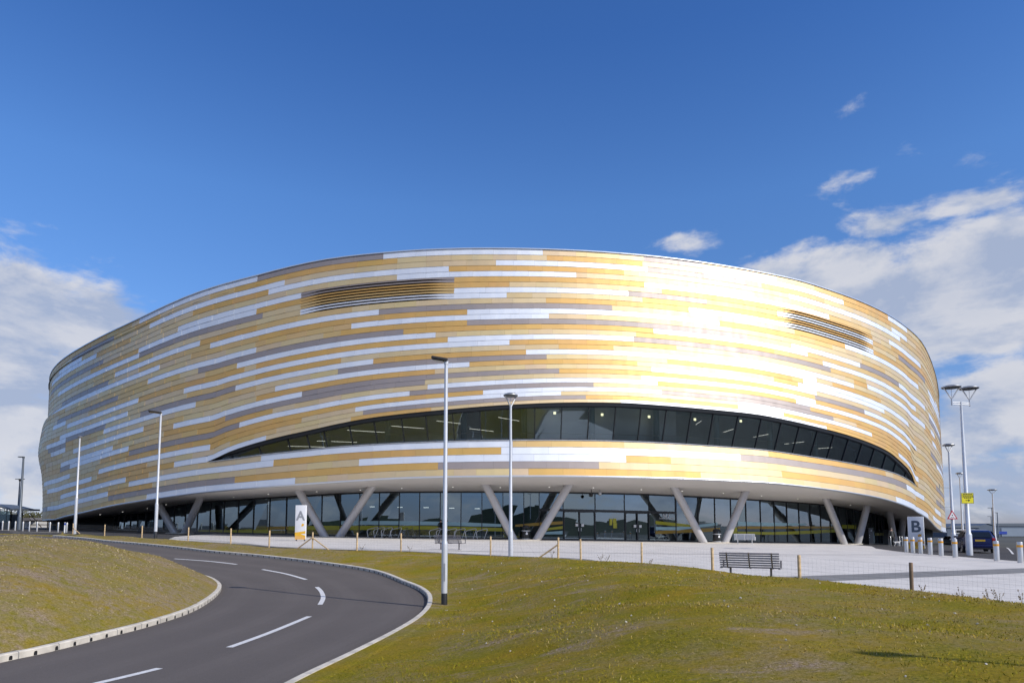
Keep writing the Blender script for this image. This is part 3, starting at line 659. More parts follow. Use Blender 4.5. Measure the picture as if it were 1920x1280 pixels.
# ------------------------------------------------------------------ the arena
AB = (CX, CY, 0.0)
arena = thing('arena', 'large round arena clad in gold, silver and grey metal panels above a glazed ground floor', 'arena', AB)
def ab(b_, name, mats, parent=None, **k):
    o = b_.build(name, mats, parent or arena, off=AB, **k); return o
TINT = {'S': (.80,.82,.86), 'G': (.35,.29,.265), 'P': (.70,.53,.285), 'D': (.69,.405,.10), 'M': (.69,.46,.165)}
RUNS = '''0,-28.3,-24.8,S 0,-26.7,-13.7,S 0,-16.9,-13.6,S 0,-13.6,-7.6,P 0,-13.6,2.2,P 0,3.3,16,D 0,16,21.8,P 0,21.8,37.9,P 0,37.9,47.2,S 1,-33.9,-24.9,G 1,-26.7,-18.9,G 1,-18.8,-7.6,D 1,-17,-3,D 1,-3,2.2,G 1,2.2,8.3,G 1,8.3,21.9,P 1,23.2,36.5,D 2,-55.3,-36.8,G 2,-51.1,-34,S 2,-24.6,-8.7,P 2,-17,-8.7,P 2,-8.7,2.2,S 2,2.2,10.3,S 2,10.3,13.7,D 2,13.7,21.9,P 2,21.9,36.7,P 3,-30.8,-24.9,S 3,-26.8,-15.6,S 3,-17,-15.6,S 3,-15.5,-7.7,D 3,-15.5,1.4,D 3,1.4,2.2,S 3,2.2,19.5,S 3,19.5,22,G 3,22,40.8,G 3,40.8,46.1,S 4,-45.1,-31.3,S 4,-16.7,-7.7,S 4,-16.6,1.6,S 4,1.6,2,D 4,2.2,10.2,M 4,10.2,22.1,P 4,22.1,36.5,D 5,-25.2,-16.3,S 5,-9.5,-4,D 5,-4.7,-3.6,D 5,-3.6,7.6,P 5,6.8,10.1,P 5,10.1,20.6,S 6,-51.4,-37.2,S 6,-8.6,-4,G 6,-4.7,7.5,G 6,6.8,7.5,G 6,7.5,18.2,D 6,19.7,24,S 6,24,39.8,D 6,39.8,44.6,S 7,-35.9,-25.1,S 7,-31.1,-21.5,S 7,-13.4,-9.2,P 7,-9.1,-4,S 7,-4.8,5.7,S 7,5.7,7.6,P 7,6.8,19.4,P 7,19.5,20.7,S 7,19.7,35,S 8,-54.2,-42.4,S 8,-15.8,-4,D 8,-4.8,0.1,D 8,0.1,7.6,S 8,6.8,13.2,S 8,13.3,20.7,G 9,-31.1,-25.2,G 9,-31.1,-18.8,G 9,-18.8,-16.4,S 9,-17.3,-5.2,S 9,-5.2,-4,G 9,-4.8,7.6,G 9,6.8,8.1,G 9,8.1,20.7,P 9,19.7,27,G 9,27,42.9,D 10,-45.5,-31.2,S 10,-45.4,-42.5,G 10,-22.9,-16.4,D 10,-17.4,-15.9,D 10,-15.9,-4,P 10,-4.8,-3.9,P 10,-3.9,7.6,S 10,6.8,13,S 10,13,20.7,D 10,25.5,42.7,S 11,-45.2,-33.7,S 11,-20.2,-16.5,G 11,-17.4,-4.1,G 11,-4.8,-4.1,G 11,-4.1,7.6,P 11,6.9,11.8,P 11,11.8,20.7,S 11,19.7,27.7,S 12,-25.6,-16.5,S 12,-17.4,-13.5,S 12,-13.5,-4,G 12,-4.8,5.6,G 12,5.6,7.6,D 12,6.9,20.6,D 12,27.7,43.9,G 12,34.2,44.5,S 13,-41.6,-29.2,S 13,-31.5,-29.3,S 13,-17.4,-4,D 13,-4.8,-3.4,D 13,-3.4,7.7,P 13,6.9,12.6,P 13,12.6,20.7,S 14,-48.4,-43.6,S 14,-17.5,-15.8,P 14,-15.8,-4,S 14,-4.8,-0.9,S 14,-0.9,7.7,D 14,6.9,11.5,D 14,11.5,20.7,P 14,25.9,37.6,S 15,-49.3,-43.5,G 15,-35.5,-27.2,S 15,-31.6,-23.3,S 15,-17.5,-10.7,P 15,-10.7,-4,G 15,-4.8,4.7,G 15,4.7,7.7,P 15,6.9,13.9,P 15,13.9,20.8,D 15,26.5,42.7,S 16,-50,-43.5,S 16,-43.5,-35.2,G 16,-29.9,-19.4,G 16,-19.4,-16.6,S 16,-17.5,-8,S 16,-8,-4,D 16,-4.8,3.1,D 16,3.2,7.7,S 16,6.9,20.8,S 16,30,37.1,D 17,-45.2,-31.8,S 17,-38.5,-31,S 17,-31.7,-31,S 17,-17.6,-10.5,D 17,-10.5,-4,P 17,-4.8,5.3,P 17,5.6,7.7,D 17,6.9,9.7,D 17,9.7,20.8,P 17,19.8,32.9,S 18,-24.7,-16.7,S 18,-17.6,-4,S 18,-4.8,2,S 18,2,7.7,D 18,6.9,14.6,D 18,14.7,20.9,P 18,33,45.6,D 18,35,47.8,S 19,-43.4,-37.2,S 19,-43.4,-30.3,S 19,-31.8,-30,S 19,-17.6,-4,D 19,-4.8,-2.5,D 19,-2.4,7.7,S 19,6.9,11.2,S 19,11.3,20.9,G 19,20.9,27.1,G 20,-47.9,-43.9,S 20,-19.4,-16.7,S 20,-19.4,-16.7,S 20,-17.7,-4.1,S 20,-9.2,-4.1,S 20,-4.8,-3.4,S 20,-3.4,7.7,P 20,6.9,11.5,P 20,11.5,20.9,D 20,29,45,S 21,-46.6,-33.4,G 21,-23.3,-19.7,G 21,-23.3,-16.7,G 21,-17.7,-5.8,G 21,-12.3,-5.7,G 21,-5.7,-4.1,P 21,-4.9,7.7,D 21,6.9,12.9,D 21,12.9,20.9,S 22,-29.2,-21.6,S 22,-26.7,-17.5,S 22,-17.7,-17.5,S 22,-10.6,-4.1,D 22,-4.9,-1.1,D 22,-1.1,7.7,G 22,6.9,21,G 22,25.5,36,S 22,34.1,46.7,G 22,41,48.2,S 23,-17.8,-9.8,M 23,-9.8,-4.1,S 23,-4.9,4.9,S 23,4.9,7.7,P 23,6.9,21,P 24,-53.6,-36.5,S 24,-41.1,-30.5,S 24,-32.1,-27.9,S 24,-30.3,-27.8,S 24,-17.5,-4.1,D 24,-4.9,-1.1,D 24,-1.1,7.7,S 24,6.9,18.5,S 25,-46.7,-35.2,G 25,-22.2,-16.9,S 25,-17.8,-7.7,S 25,-7.6,-4.1,G 25,-4.9,7.7,G 25,6.9,9.7,G 25,9.7,21.1,P 25,32.1,46.2,S 26,-34.2,-30.6,S 26,-32.2,-23.3,S 26,-21.5,-16.9,D 26,-17.8,-9.9,M 26,-9.8,-4.1,P 26,-4.9,4.7,P 26,4.7,7.8,D 26,6.9,15.8,D 26,15.9,21.1,S 26,36.5,46.3,D 27,-17.8,-14.1,P 27,-2,1.8,S 27,1.8,7.8,P 27,7,12.1,P 27,12.1,21.1,D 28,-48.7,-30.7,S 28,-32.3,-30.5,S 28,-30.5,-17.4,G 28,-17.9,-17.4,G 28,-17.3,-14,P 28,-2,7.8,S 28,7,11,S 28,11,17.5,G 28,41.3,48.8,G 29,-30.8,-18.3,S 29,-17.9,-14.1,D 29,-2,2,D 29,2,7.8,P 29,7,13.7,P 29,13.7,21.2,D 30,-53.5,-36.4,G 30,-25.9,-17,S 30,-18,-15.3,S 30,-15.3,-14.1,G 30,-2,7.8,D 30,7,12.3,D 30,12.3,21.2,S 30,39.4,43.4,S 30,39.5,47.4,S 31,-18,-6.4,P 31,-6.3,-4.2,S 31,-5,6.5,S 31,6.6,7.8,P 31,7,21.2,P 32,-53.2,-37.9,S 32,-24.3,-17.1,D 32,-18,-17,D 32,-16.9,-4.2,S 32,-5,-2.5,S 32,-2.5,7.8,D 32,7,10.7,D 32,10.7,21.3,P 32,25.6,41.9,S 33,-48.7,-41.2,S 33,-29.5,-17.1,S 33,-18.1,-15.5,S 33,-15.5,-4.2,P 33,-5,0.9,P 33,1,7.8,S 33,7,12.6,S 33,12.6,21.3,G 33,40.2,43.6,S 34,-44,-34.8,G 34,-20.1,-17.1,D 34,-18.1,-6.4,D 34,-6.4,-4.2,P 34,-5,4.7,P 34,4.8,7.8,D 34,7,12.2,D 34,12.2,17.3,P 34,17.3,21.3,S 34,20.3,32.1,S 34,32.3,39.9,D 35,-31,-18,S 35,-18.1,-18,S 35,-18,-7.5,G 35,-7.4,-4.2,S 35,-5,4.5,S 35,4.5,7.8,P 35,7,12.3,P 35,12.3,17.3,G 35,17.3,21.4,P 35,32.3,39.5,D 35,39.6,43.8,S'''
runs = {}
for e in RUNS.split():
    r_, a_, c_, k_ = e.split(','); c_ = float(c_); c_ += ((int(r_)*37) % 11)*.9 if 20.2 < c_ < 21.6 else 0; runs.setdefault(int(r_), []).append((float(a_), c_, k_))
rc = random.Random(11)
LOUV = [(-14.0, -2.1, 27, 30), (24.2, 36.4, 26, 29)]       # phi from, to, rows
def lens_v(i): return i < 24
for part, rows_ in (('fascia_cladding', range(0, 5)), ('cladding', range(5, 36))):
    b_ = MB()
    for i in rows_:
        x = -180+rc.uniform(0, 1.7); kind = 'P'; left = 0
        edges = [x]
        while x < 178: x += rc.choice((1.55, 1.75, 1.95, 2.15)); edges.append(min(x, edges[0]+360))
        brk = set()
        for a_, c_, k_ in runs.get(i, []): brk.add(a_); brk.add(c_)
        for q in brk:
            j = min(range(len(edges)), key=lambda t: abs(edges[t]-q)); edges[j] = q
        for l0, l1, r0, r1 in LOUV:
            if r0 <= i <= r1:
                edges = [e for e in edges if not (l0-.4 < e < l1+.4)]+[l0, l1]
        edges = sorted(set(round(e, 3) for e in edges))
        for j in range(len(edges)-1):
            a, c = edges[j], edges[j+1]; md = (a+c)/2
            if c-a < .12: continue
            if any(l0 <= md <= l1 and r0 <= i <= r1 for l0, l1, r0, r1 in LOUV): continue
            if left <= 0:
                kind = rc.choices('PDMSG', (34, 22, 20, 17, 9))[0]; left = rc.randint(2, 9)
            left -= 1; kk = kind
            front = -57 < md < 50
            if front and kk in 'SG': kk = 'P' if (i*7+j//4) % 3 else 'M'
            for a_, c_, k_ in runs.get(i, []):
                if a_-.05 <= md <= c_+.05: kk = k_
            t = TINT[kk]; v = rc.uniform(.965, 1.035); t = tuple(min(.95, q*v) for q in t)
            if kk in 'PDM': t = (t[0], t[1]*rc.uniform(.97, 1.03), t[2]*rc.uniform(.88, 1.12))
            ns = 2; gp = .003; e0 = a+gp; e1 = c-gp; n0 = len(b_.v)
            tilt = .024; rise = .009; wob = rc.uniform(-.002, .002)
            lo, hi = [], []
            for s in range(ns+1):
                f = e0+(e1-e0)*s/ns; ex = rise*s/ns+wob
                lo.append(wall(f, i, 1, tilt+ex)); hi.append(wall(f, i+1, -1, ex))
            lo = [(p[0], p[1], p[2]+.006) for p in lo]
            for s in range(ns): b_.face([lo[s], lo[s+1], hi[s+1], hi[s]], 0, t)
            # folded bottom edge and right-hand end
            bk = [wall(e0+(e1-e0)*s/ns, i, 1, -.03) for s in range(ns+1)]; bk = [(p[0], p[1], p[2]+.008) for p in bk]
            for s in range(ns): b_.face([bk[s], bk[s+1], lo[s+1], lo[s]], 0, t)
            if front:
                be = wall(e1, i, 1, -.03); te = wall(e1, i+1, -1, -.03); b_.face([lo[-1], be, te, hi[-1]], 0, t)
    ab(b_, part, [M['clad']], fix=False)
# dark backing wall behind the panels
b_ = MB()
st = [-180+i*2 for i in range(181)]
for i, a in enumerate(st[:-1]):
    c = st[i+1]
    for lo_, hi_ in ((0, 5), (5, 12), (12, 24), (24, 36)):
        if hi_ == 24 or lo_ == 24:
            pass
        p = [wall(a, lo_, 1, -.10), wall(c, lo_, 1, -.10), wall(c, hi_, -1, -.10), wall(a, hi_, -1, -.10)]; b_.face(p)
ab(b_, 'backing_wall', M['void'], fix=False)
# parapet coping, lip trim, roof, soffit
def ringband(name, m, prof, a0=-180, a1=180, n=240, smooth=True, parent=None):
    b_ = MB()
    for i in range(n):
        a = a0+(a1-a0)*i/n; c = a0+(a1-a0)*(i+1)/n
        pa, pc = prof(a), prof(c)
        for k in range(len(pa)-1): b_.face([pa[k], pc[k], pc[k+1], pa[k+1]])
    return ab(b_, name, m, parent, smooth=smooth, fix=False)
def pw(f, off, z): x, y = plan(f, off); return (x, y, z)
ringband('coping', M['trim'], lambda f: [pw(f, wall_off(f,36)+.02, Ztop(f)+.01), pw(f, wall_off(f,36)+.09, Ztop(f)+.02), pw(f, wall_off(f,36)+.09, Ztop(f)+.11), pw(f, wall_off(f,36)-.5, Ztop(f)+.12), pw(f, wall_off(f,36)-.6, Ztop(f)-1.0)])
ringband('lip_trim', M['trim'], lambda f: [pw(f, wall_off(f,0)+.07, Zlip(f)+.03), pw(f, wall_off(f,0)+.09, Zlip(f)-.02), pw(f, wall_off(f,0)+.05, Zlip(f)-.12), pw(f, wall_off(f,0)-.12, Zlip(f)-.13)])
b_ = MB()
for i in range(120):
    a, c = -180+i*3, -177+i*3
    prev = None
    for k, off in enumerate((-.4, -12, -30, -50)):
        z = lambda f: (Ztop(f)-.9)*(1-k/4)+20.6*(k/4)
        q = (pw(a, off, z(a)), pw(c, off, z(c)))
        if prev: b_.face([prev[0], prev[1], q[1], q[0]])
        prev = q
    b_.face([prev[0], prev[1], (CX, CY, 20.8)])
ab(b_, 'roof', M['shed_roof'], fix=False)
Zg = hermite([(-180,2.0),(-62,2.3),(-56,2.6),(-49.4,2.86),(-37.5,3.3),(-34.8,3.68),(-30.2,4.12),(-25.4,4.3),(-20.6,4.49),(-16.5,4.65),(-12.2,4.84),(-7.9,4.9),(2.4,4.9),(9.7,4.82),(14.8,4.74),(20.9,4.54),(28.8,4.3),(38.5,3.98),(47.6,3.4),(55.5,3.0),(70,2.2),(180,2.0)])
def sof(f, k):
    """point on the soffit, k=0 at the glazing .. 1 at the lip"""
    o1 = wall_off(f,0)-.12; off = GOFF-.1+(o1-GOFF+.1)*k; z = Zg(f)+.04+(Zlip(f)-.13-Zg(f)-.04)*k
    return pw(f, off, z)
ringband('soffit', M['soffit'], lambda f: [sof(f, k/4) for k in range(5)])
# downlights in the soffit
for px, py in ((187,964),(229,958.5),(275,952),(310,945),(437,932),(502,926.5),(593,921.5),(675,918),(753,915),(849,913),(938,913),(1030,913),(1113,914.5),(1203,917),(1280,920),(1357,924.5),(1429,929.5),(1497,935),(1596,946.5),(1671,960.5),(1695,967)):
    best = None
    for q in range(2, 19):
        h = hit(px, py, GOFF+q*.4)
        if h:
            k = q*.4/(wall_off(h[0],0)-.12-GOFF); e = abs(h[1]-sof(h[0], k)[2])
            if best is None or e < best[0]: best = (e, h[0], k)
    p = sof(best[1], best[2]); b_ = MB(); b_.lathe([(.02,.0),(.06,.0),(.06,-.025),(.045,-.03),(.02,-.03)], 12, (p[0], p[1], p[2]+.01)); ab(b_, 'downlight', M['spot_on'])
# ---- ground floor glazing
MUL = [f for f in [-48.6+1.86*i for i in range(58)]]
DOORS = [hit(px, 985, GOFF)[0] for px in (1011, 1056, 1116, 1171, 1217, 1267)]
MUL = [f for f in MUL if f < DOORS[0]-.8 or f > DOORS[-1]+.8]+DOORS; MUL.sort()
ztr = lambda f: P(*plan(f, GOFF))+2.85
b_ = MB(); rg = random.Random(5)
for a, c in zip(MUL[:-1], MUL[1:]):
    j = [rg.uniform(-.012, .012) for _ in range(4)]
    lo0, hi0 = P(*plan(a, GOFF)), Zg(a); lo1, hi1 = P(*plan(c, GOFF)), Zg(c)
    b_.face([pw(a, GOFF+j[0], lo0), pw(c, GOFF+j[1], lo1), pw(c, GOFF+j[2], hi1), pw(a, GOFF+j[3], hi0)])
gw = ab(b_, 'glass_wall', M['glass_low'], fix=False)
def bar(b_, p, q, wd, dp, m=0):
    p, q = Vector(p), Vector(q); t = (q-p); ln = t.length; t.normalize()
    n = Vector((p.x-CX, p.y-CY, 0)).normalized(); s = t.cross(n).normalized(); n2 = s.cross(t)
    R = Matrix((s, n2, t)).transposed(); b_.box((p+q)/2, (wd, dp, ln), R, m)
for f in MUL:
    b_ = MB(); bar(b_, pw(f, GOFF, P(*plan(f, GOFF))), pw(f, GOFF, Zg(f)), .07, .16); ab(b_, 'mullion', M['frame'], gw)
ringband('head_rail', M['frame'], lambda f: [pw(f, GOFF-.05, Zg(f)+.05), pw(f, GOFF+.09, Zg(f)+.05), pw(f, GOFF+.09, Zg(f)-.10), pw(f, GOFF-.05, Zg(f)-.10)], MUL[0], MUL[-1], 120, parent=gw)
ringband('plinth_rail', M['frame'], lambda f: [pw(f, GOFF-.05, P(*plan(f,GOFF))+.14), pw(f, GOFF+.09, P(*plan(f,GOFF))+.14), pw(f, GOFF+.10, P(*plan(f,GOFF))-.1)], MUL[0], MUL[-1], 120, parent=gw)
ringband('transom', M['frame'], lambda f: [pw(f, GOFF-.06, ztr(f)+.10), pw(f, GOFF+.10, ztr(f)+.10), pw(f, GOFF+.10, ztr(f)-.14), pw(f, GOFF-.06, ztr(f)-.14)], DOORS[0], DOORS[-1], 16, parent=gw)
for k in (1, 3):          # two pairs of doors
    a, c = DOORS[k], DOORS[k+1]; mdl = (a+c)/2
    for s, (u, v_) in enumerate(((a+.06, mdl-.01), (mdl+.01, c-.06))):
        b_ = MB(); zb = P(*plan(u, GOFF))+.02; zt = ztr(u)-.15; O = GOFF+.13
        pts = [pw(u, O, zb), pw(v_, O, zb), pw(v_, O, zt), pw(u, O, zt)]
        for q in range(4): bar(b_, pts[q], pts[(q+1) % 4], .10, .06)
        d = ab(b_, 'door', M['frame'])
        fx = mdl+(-.26 if s == 0 else .26); b_ = MB(); bar(b_, pw(fx, O+.05, zb+1.28), pw(fx, O+.05, zb+1.53), .26, .02); ab(b_, 'push_plate', M['white'], d)
        fx = mdl+(-.12 if s == 0 else .12); b_ = MB(); bar(b_, pw(fx, O+.08, zb+.85), pw(fx, O+.08, zb+1.15), .04, .04); ab(b_, 'handle', M['steel'], d)
# coloured bands applied to the glass (pixel rows of the photo turned into heights on the glazing)
def gband(pts, m):
    b_ = MB(); q = []
    for px, y0, y1 in pts:
        h0, h1 = hit(px, y0, GOFF+.02), hit(px, y1, GOFF+.02); q.append((h0[0], h0[1], h1[1]))
    for A, B in zip(q[:-1], q[1:]):
        n = max(1, int((B[0]-A[0])/1.5))
        for k in range(n):
            t0, t1 = k/n, (k+1)/n; L_ = lambda i, t: A[i]+(B[i]-A[i])*t
            b_.face([pw(L_(0,t0), GOFF+.035, L_(2,t0)), pw(L_(0,t1), GOFF+.035, L_(2,t1)), pw(L_(0,t1), GOFF+.035, L_(1,t1)), pw(L_(0,t0), GOFF+.035, L_(1,t0))])
    ab(b_, 'glass_band', M[m], gw, fix=False)
gband([(966,983,987),(1010,979,985),(1055,976.5,982)], 'band_o'); gband([(1012,994,998),(1030,989,993),(1055,985.5,991)], 'band_y'); gband([(1014,997,1001),(1035,996,1001),(1055,994.5,1001)], 'band_b')
gband([(1229,976,982),(1268,980,986),(1310,985,988)], 'band_y'); gband([(1229,987,993),(1268,987.5,994),(1312,983,988),(1345,979,984)], 'band_b'); gband([(1229,995,1001),(1268,993,999),(1316,990,997),(1350,989,995)], 'band_o')
gband([(1370,987,999),(1382,988,1000)], 'band_y'); gband([(1383,977,985),(1440,979,986),(1512,981,984)], 'band_b'); gband([(1383,986,991),(1440,986,991),(1570,986,990)], 'band_o'); gband([(1383,996,1001),(1450,997,1002),(1520,994,1000),(1570,991,997)], 'band_y'); gband([(1578,983,990),(1605,984,991)], 'band_y'); gband([(1640,998,1003),(1662,999,1004)], 'band_y')
gband([(541,986,993),(600,985,993),(690,985,993),(800,985.5,992),(880,987,994),(962,990,996)], 'band_y'); gband([(640,976,983),(720,976,983.5),(810,977,984),(880,979,986),(940,982,987)], 'band_b'); gband([(372,993,998),(450,993,998),(505,992,999)], 'band_y'); gband([(500,987,993),(541,986,992)], 'band_o')
# white emblem and lettering on the glass, yellow poster
h = hit(1248.5, 965.5, GOFF); p0 = pw(h[0], GOFF+.05, h[1]); yaw = radians(h[0])*AX/AY
b_ = MB(); loop = []
def loc(u, z): return (p0[0]+u*cos(yaw), p0[1]+u*sin(yaw), p0[2]+z)
b_.tube([loc(.20*cos(t)-.14, .17*sin(t)) for t in [i*pi*1.7/12+.4 for i in range(13)]], .028, 5); b_.tube([loc(.10*cos(t)-.12, .085*sin(t)) for t in [i*pi*1.6/10+2.6 for i in range(11)]], .024, 5)
b_.tube([loc(.14*cos(t)+.16, .13*sin(t)+.06) for t in [i*pi*1.5/10-1.2 for i in range(11)]], .026, 5); b_.tube([loc(-.05,-.2), loc(.1,-.30), loc(.28,-.1), loc(.33,.05)], .026, 5); b_.tube([loc(-.02,.3), loc(.06,.2), loc(.0,.1)], .026, 5)
ab(b_, 'emblem', M['decal'], gw)
def text_mesh(name, s, size, m, mtx, parent=None, ext=.004, off=0.0, base=(0,0,0), align='CENTER', space=1.0):
    cu = bpy.data.curves.new(name, 'FONT'); cu.body = s; cu.size = size; cu.extrude = ext; cu.offset = off; cu.align_x = align; cu.align_y = 'CENTER'; cu.space_character = space
    t = bpy.data.objects.new('t', cu); COL.objects.link(t); dg = bpy.context.evaluated_depsgraph_get()
    me = bpy.data.meshes.new_from_object(t.evaluated_get(dg)); bpy.data.objects.remove(t); me.name = name
    me.transform(mtx); me.transform(Matrix.Translation(-Vector(base))); me.materials.clear(); me.materials.append(M[m])
    o = bpy.data.objects.new(name, me); COL.objects.link(o)
    if parent: o.parent = parent
    return o
h = hit(1249, 971.5, GOFF); p1 = pw(h[0], GOFF+.05, h[1])
text_mesh('lettering', 'Derby City Council', .21, 'decal', Matrix.Translation(p1)@Euler((pi/2, 0, yaw)).to_matrix().to_4x4(), gw, base=AB)
h = hit(1150, 979, GOFF); p1 = pw(h[0], GOFF+.04, h[1]); b_ = MB()
for u, z, w_, hh in ((-.28,.05,.28,.62),(.12,.17,.38,.42),(.22,-.3,.5,.5)): b_.box((p1[0]+u*cos(yaw), p1[1]+u*sin(yaw), p1[2]+z), (w_, .012, hh), (0, 0, yaw))
ab(b_, 'poster', mat('lime_poster', (.42,.40,.03), .5), gw)
# ---- leaning columns
for bp, tp in (((330,1000),(300,950.5)),((345,1000),(372,941)),((611,1004),(561,921)),((634,1004),(696,915)),((965,1010),(911,910)),((1004,1010),(1066,910.5)),((1321,1017),(1266,917)),((1357,1017),(1397,924)),((1584,1020),(1550,938)),((1607,1020),(1626,948)),((1678,1021),(1668,962)),((1688,1022),(1694,968))):
    hb = hit(*bp, -4.2); ht = hit(*tp, -3.2)
    if not hb or not ht: continue
    b = Vector((hb[2], hb[3], P(hb[2], hb[3])-.15)); t = Vector((ht[2], ht[3], ht[1])); d = (t-b).normalized()
    b_ = MB(); b_.tube([b, t+d*.9], .36, 24, caps=True); ab(b_, 'column', M['column'], smooth=True)
for px, py in ((337,1001),(622,1005),(984,1011),(1339,1018.5),(1596,1021.5)):
    h = hit(px, py, -4.2); b_ = MB(); b_.box((h[2], h[3], P(h[2], h[3])+.02), (2.7, 1.3, .08), (0, 0, radians(h[0])), 0, .02); ab(b_, 'column_base', M['concrete_kerb'])
# hanging camera domes
for px, py in ((1109,928),(1125,925.5)):
    h = hit(px, py, -5.2); b_ = MB(); b_.lathe([(.03,.55),(.03,.16),(.16,.13),(.17,.02),(.13,-.10),(.05,-.15)], 12, (h[2], h[3], h[1])); ab(b_, 'camera_dome', M['black'] if px < 1115 else M['steel'], smooth=True)
# ---- ground floor interior
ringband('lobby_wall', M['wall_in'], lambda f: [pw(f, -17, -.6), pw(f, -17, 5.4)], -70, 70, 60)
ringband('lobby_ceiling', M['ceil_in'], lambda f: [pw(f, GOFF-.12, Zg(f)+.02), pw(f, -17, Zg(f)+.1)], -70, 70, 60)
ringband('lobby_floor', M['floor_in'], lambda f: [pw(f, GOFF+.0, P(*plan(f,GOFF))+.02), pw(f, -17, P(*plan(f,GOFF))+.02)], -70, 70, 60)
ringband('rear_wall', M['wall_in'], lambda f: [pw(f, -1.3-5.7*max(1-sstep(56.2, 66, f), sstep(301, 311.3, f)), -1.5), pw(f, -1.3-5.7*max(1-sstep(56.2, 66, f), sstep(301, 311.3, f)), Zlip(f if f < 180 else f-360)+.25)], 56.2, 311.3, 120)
for px, py in ((698,949.5),(750,950.5),(799,951),(847,952),(895,953),(1060,957)):
    h = hit(px, py, -10.5); b_ = MB(); b_.box((h[2], h[3], h[1]), (.5, .12, .06), (0, 0, radians(h[0]))); ab(b_, 'light_fitting', M['lamp_on'])
# ---- long lens-shaped window over the entrance
lw_o = lambda f, k: wall_off(f,5,-1)-.3-.75*lens(f)+(wall_off(f,5,1)-.32-wall_off(f,5,-1)+.3+.75*lens(f))*k
def lz(f, k): 
    a, c = Zwb(f)+.10, Zwt(f)-.34*min(1, lens(f)*3)
    return a+(max(c, a)-a)*k
UM = []
for px in (434,487,542,578,610,658,704,755,800,850,901,953,1003,1053,1104,1153,1200,1247,1293,1334,1380,1423,1460,1494,1528,1559,1587,1613,1637,1660,1680,1700,1714): UM.append(hit(px, 825, .0)[0])
UM = [LA+.6]+UM+[LB-.4]
b_ = MB()
for a, c in zip(UM[:-1], UM[1:]):
    j = [rg.uniform(-.01, .01) for _ in range(4)]
    b_.face([pw(a, lw_o(a,0)+j[0], lz(a,0)), pw(c, lw_o(c,0)+j[1], lz(c,0)), pw(c, lw_o(c,1)+j[2], lz(c,1)), pw(a, lw_o(a,1)+j[3], lz(a,1))])
rw = ab(b_, 'ribbon_window', M['glass_up'], fix=False)
for f in UM[1:-1]:
    b_ = MB(); sk = clampf((f-4)/30, -1, 1)*.55*lens(f)
    bar(b_, pw(f-sk*.6, lw_o(f,0)+.02, lz(f,0)), pw(f+sk*.6, lw_o(f,1)+.02, lz(f,1)), .075, .16); ab(b_, 'mullion', M['frame'], rw)
ringband('window_head', M['frame'], lambda f: [pw(f, wall_off(f,5,1)-.06, Zwt(f)+.03), pw(f, wall_off(f,5,1)-.10, lz(f,1)+.05), pw(f, lw_o(f,1)-.1, lz(f,1)-.04)], LA+.05, LB-.05, 110, parent=rw)
ringband('window_sill', M['steel'], lambda f: [pw(f, wall_off(f,5,-1)+.05, Zwb(f)-.06), pw(f, wall_off(f,5,-1)+.06, Zwb(f)+.03), pw(f, lw_o(f,0)+.05, Zwb(f)+.08)], LA+.05, LB-.05, 110, parent=rw)
ringband('sill_rail', M['frame'], lambda f: [pw(f, lw_o(f,0)+.08, lz(f,0)-.05), pw(f, lw_o(f,0)+.08, lz(f,0)+.12*lens(f)), pw(f, lw_o(f,0)-.08, lz(f,0)+.12*lens(f))], LA+.4, LB-.4, 110, parent=rw)
# upper room seen through it
ringband('gallery_wall', M['wall_in2'], lambda f: [pw(f, -8, 6.5), pw(f, -8, 14.5)], LA-4, LB+4, 60)
ringband('gallery_partition', M['partition'], lambda f: [pw(f, -3.9, 8.2), pw(f, -3.9, 13.3)], 3.4, 16.4, 12)
ringband('gallery_rail', M['rail_in'], lambda f: [pw(f, -1.35, Zwb(f)*.2+7.95), pw(f, -1.30, Zwb(f)*.2+7.98), pw(f, -1.35, Zwb(f)*.2+8.01)], LA+8, LB-9, 70)
ringband('gallery_floor', M['floor_in'], lambda f: [pw(f, -.4, min(Zwb(f), 8.5)-.05), pw(f, -10, 8.3)], LA-3, LB+3, 60)
ringband('gallery_ceiling', M['ceil_in'], lambda f: [pw(f, -.4, Zwt(f)+.02), pw(f, -10, 13.2)], LA-3, LB+3, 60)
for f in (-12.5, -7.5, -1.5, 3.2, 8.6, 14, 19.5, 25, 30.5):
    b_ = MB(); b_.tube([pw(f, -2.6, 8.2), pw(f, -2.6, 13.2)], .28, 14); ab(b_, 'gallery_column', M['col_in'], smooth=True)
for f, z in ((-15.5,8.9),(-13,9.3),(-10.5,10.2),(-7,10.5),(-3.5,10.9),(-1,10.2),(1.2,11.2),(17.5,11.3),(20.5,10.7),(24,10.4),(28,9.9),(32,9.6)):
    b_ = MB(); p = pw(f, -1.6, z); q = pw(f+1.8, -5.6, z+.3); b_.tube([p, q], .010, 6); ab(b_, 'strip_light', M['lamp_on'])
for px, py in ((1040,774),(1129,777),(1217,781),(1303,786),(1389,789)):
    h = hit(px, py, -3.0); b_ = MB(); b_.box((h[2], h[3], h[1]), (.22, .06, .22), (0, 0, radians(h[0]))); ab(b_, 'square_lamp', M['lamp_sq'])
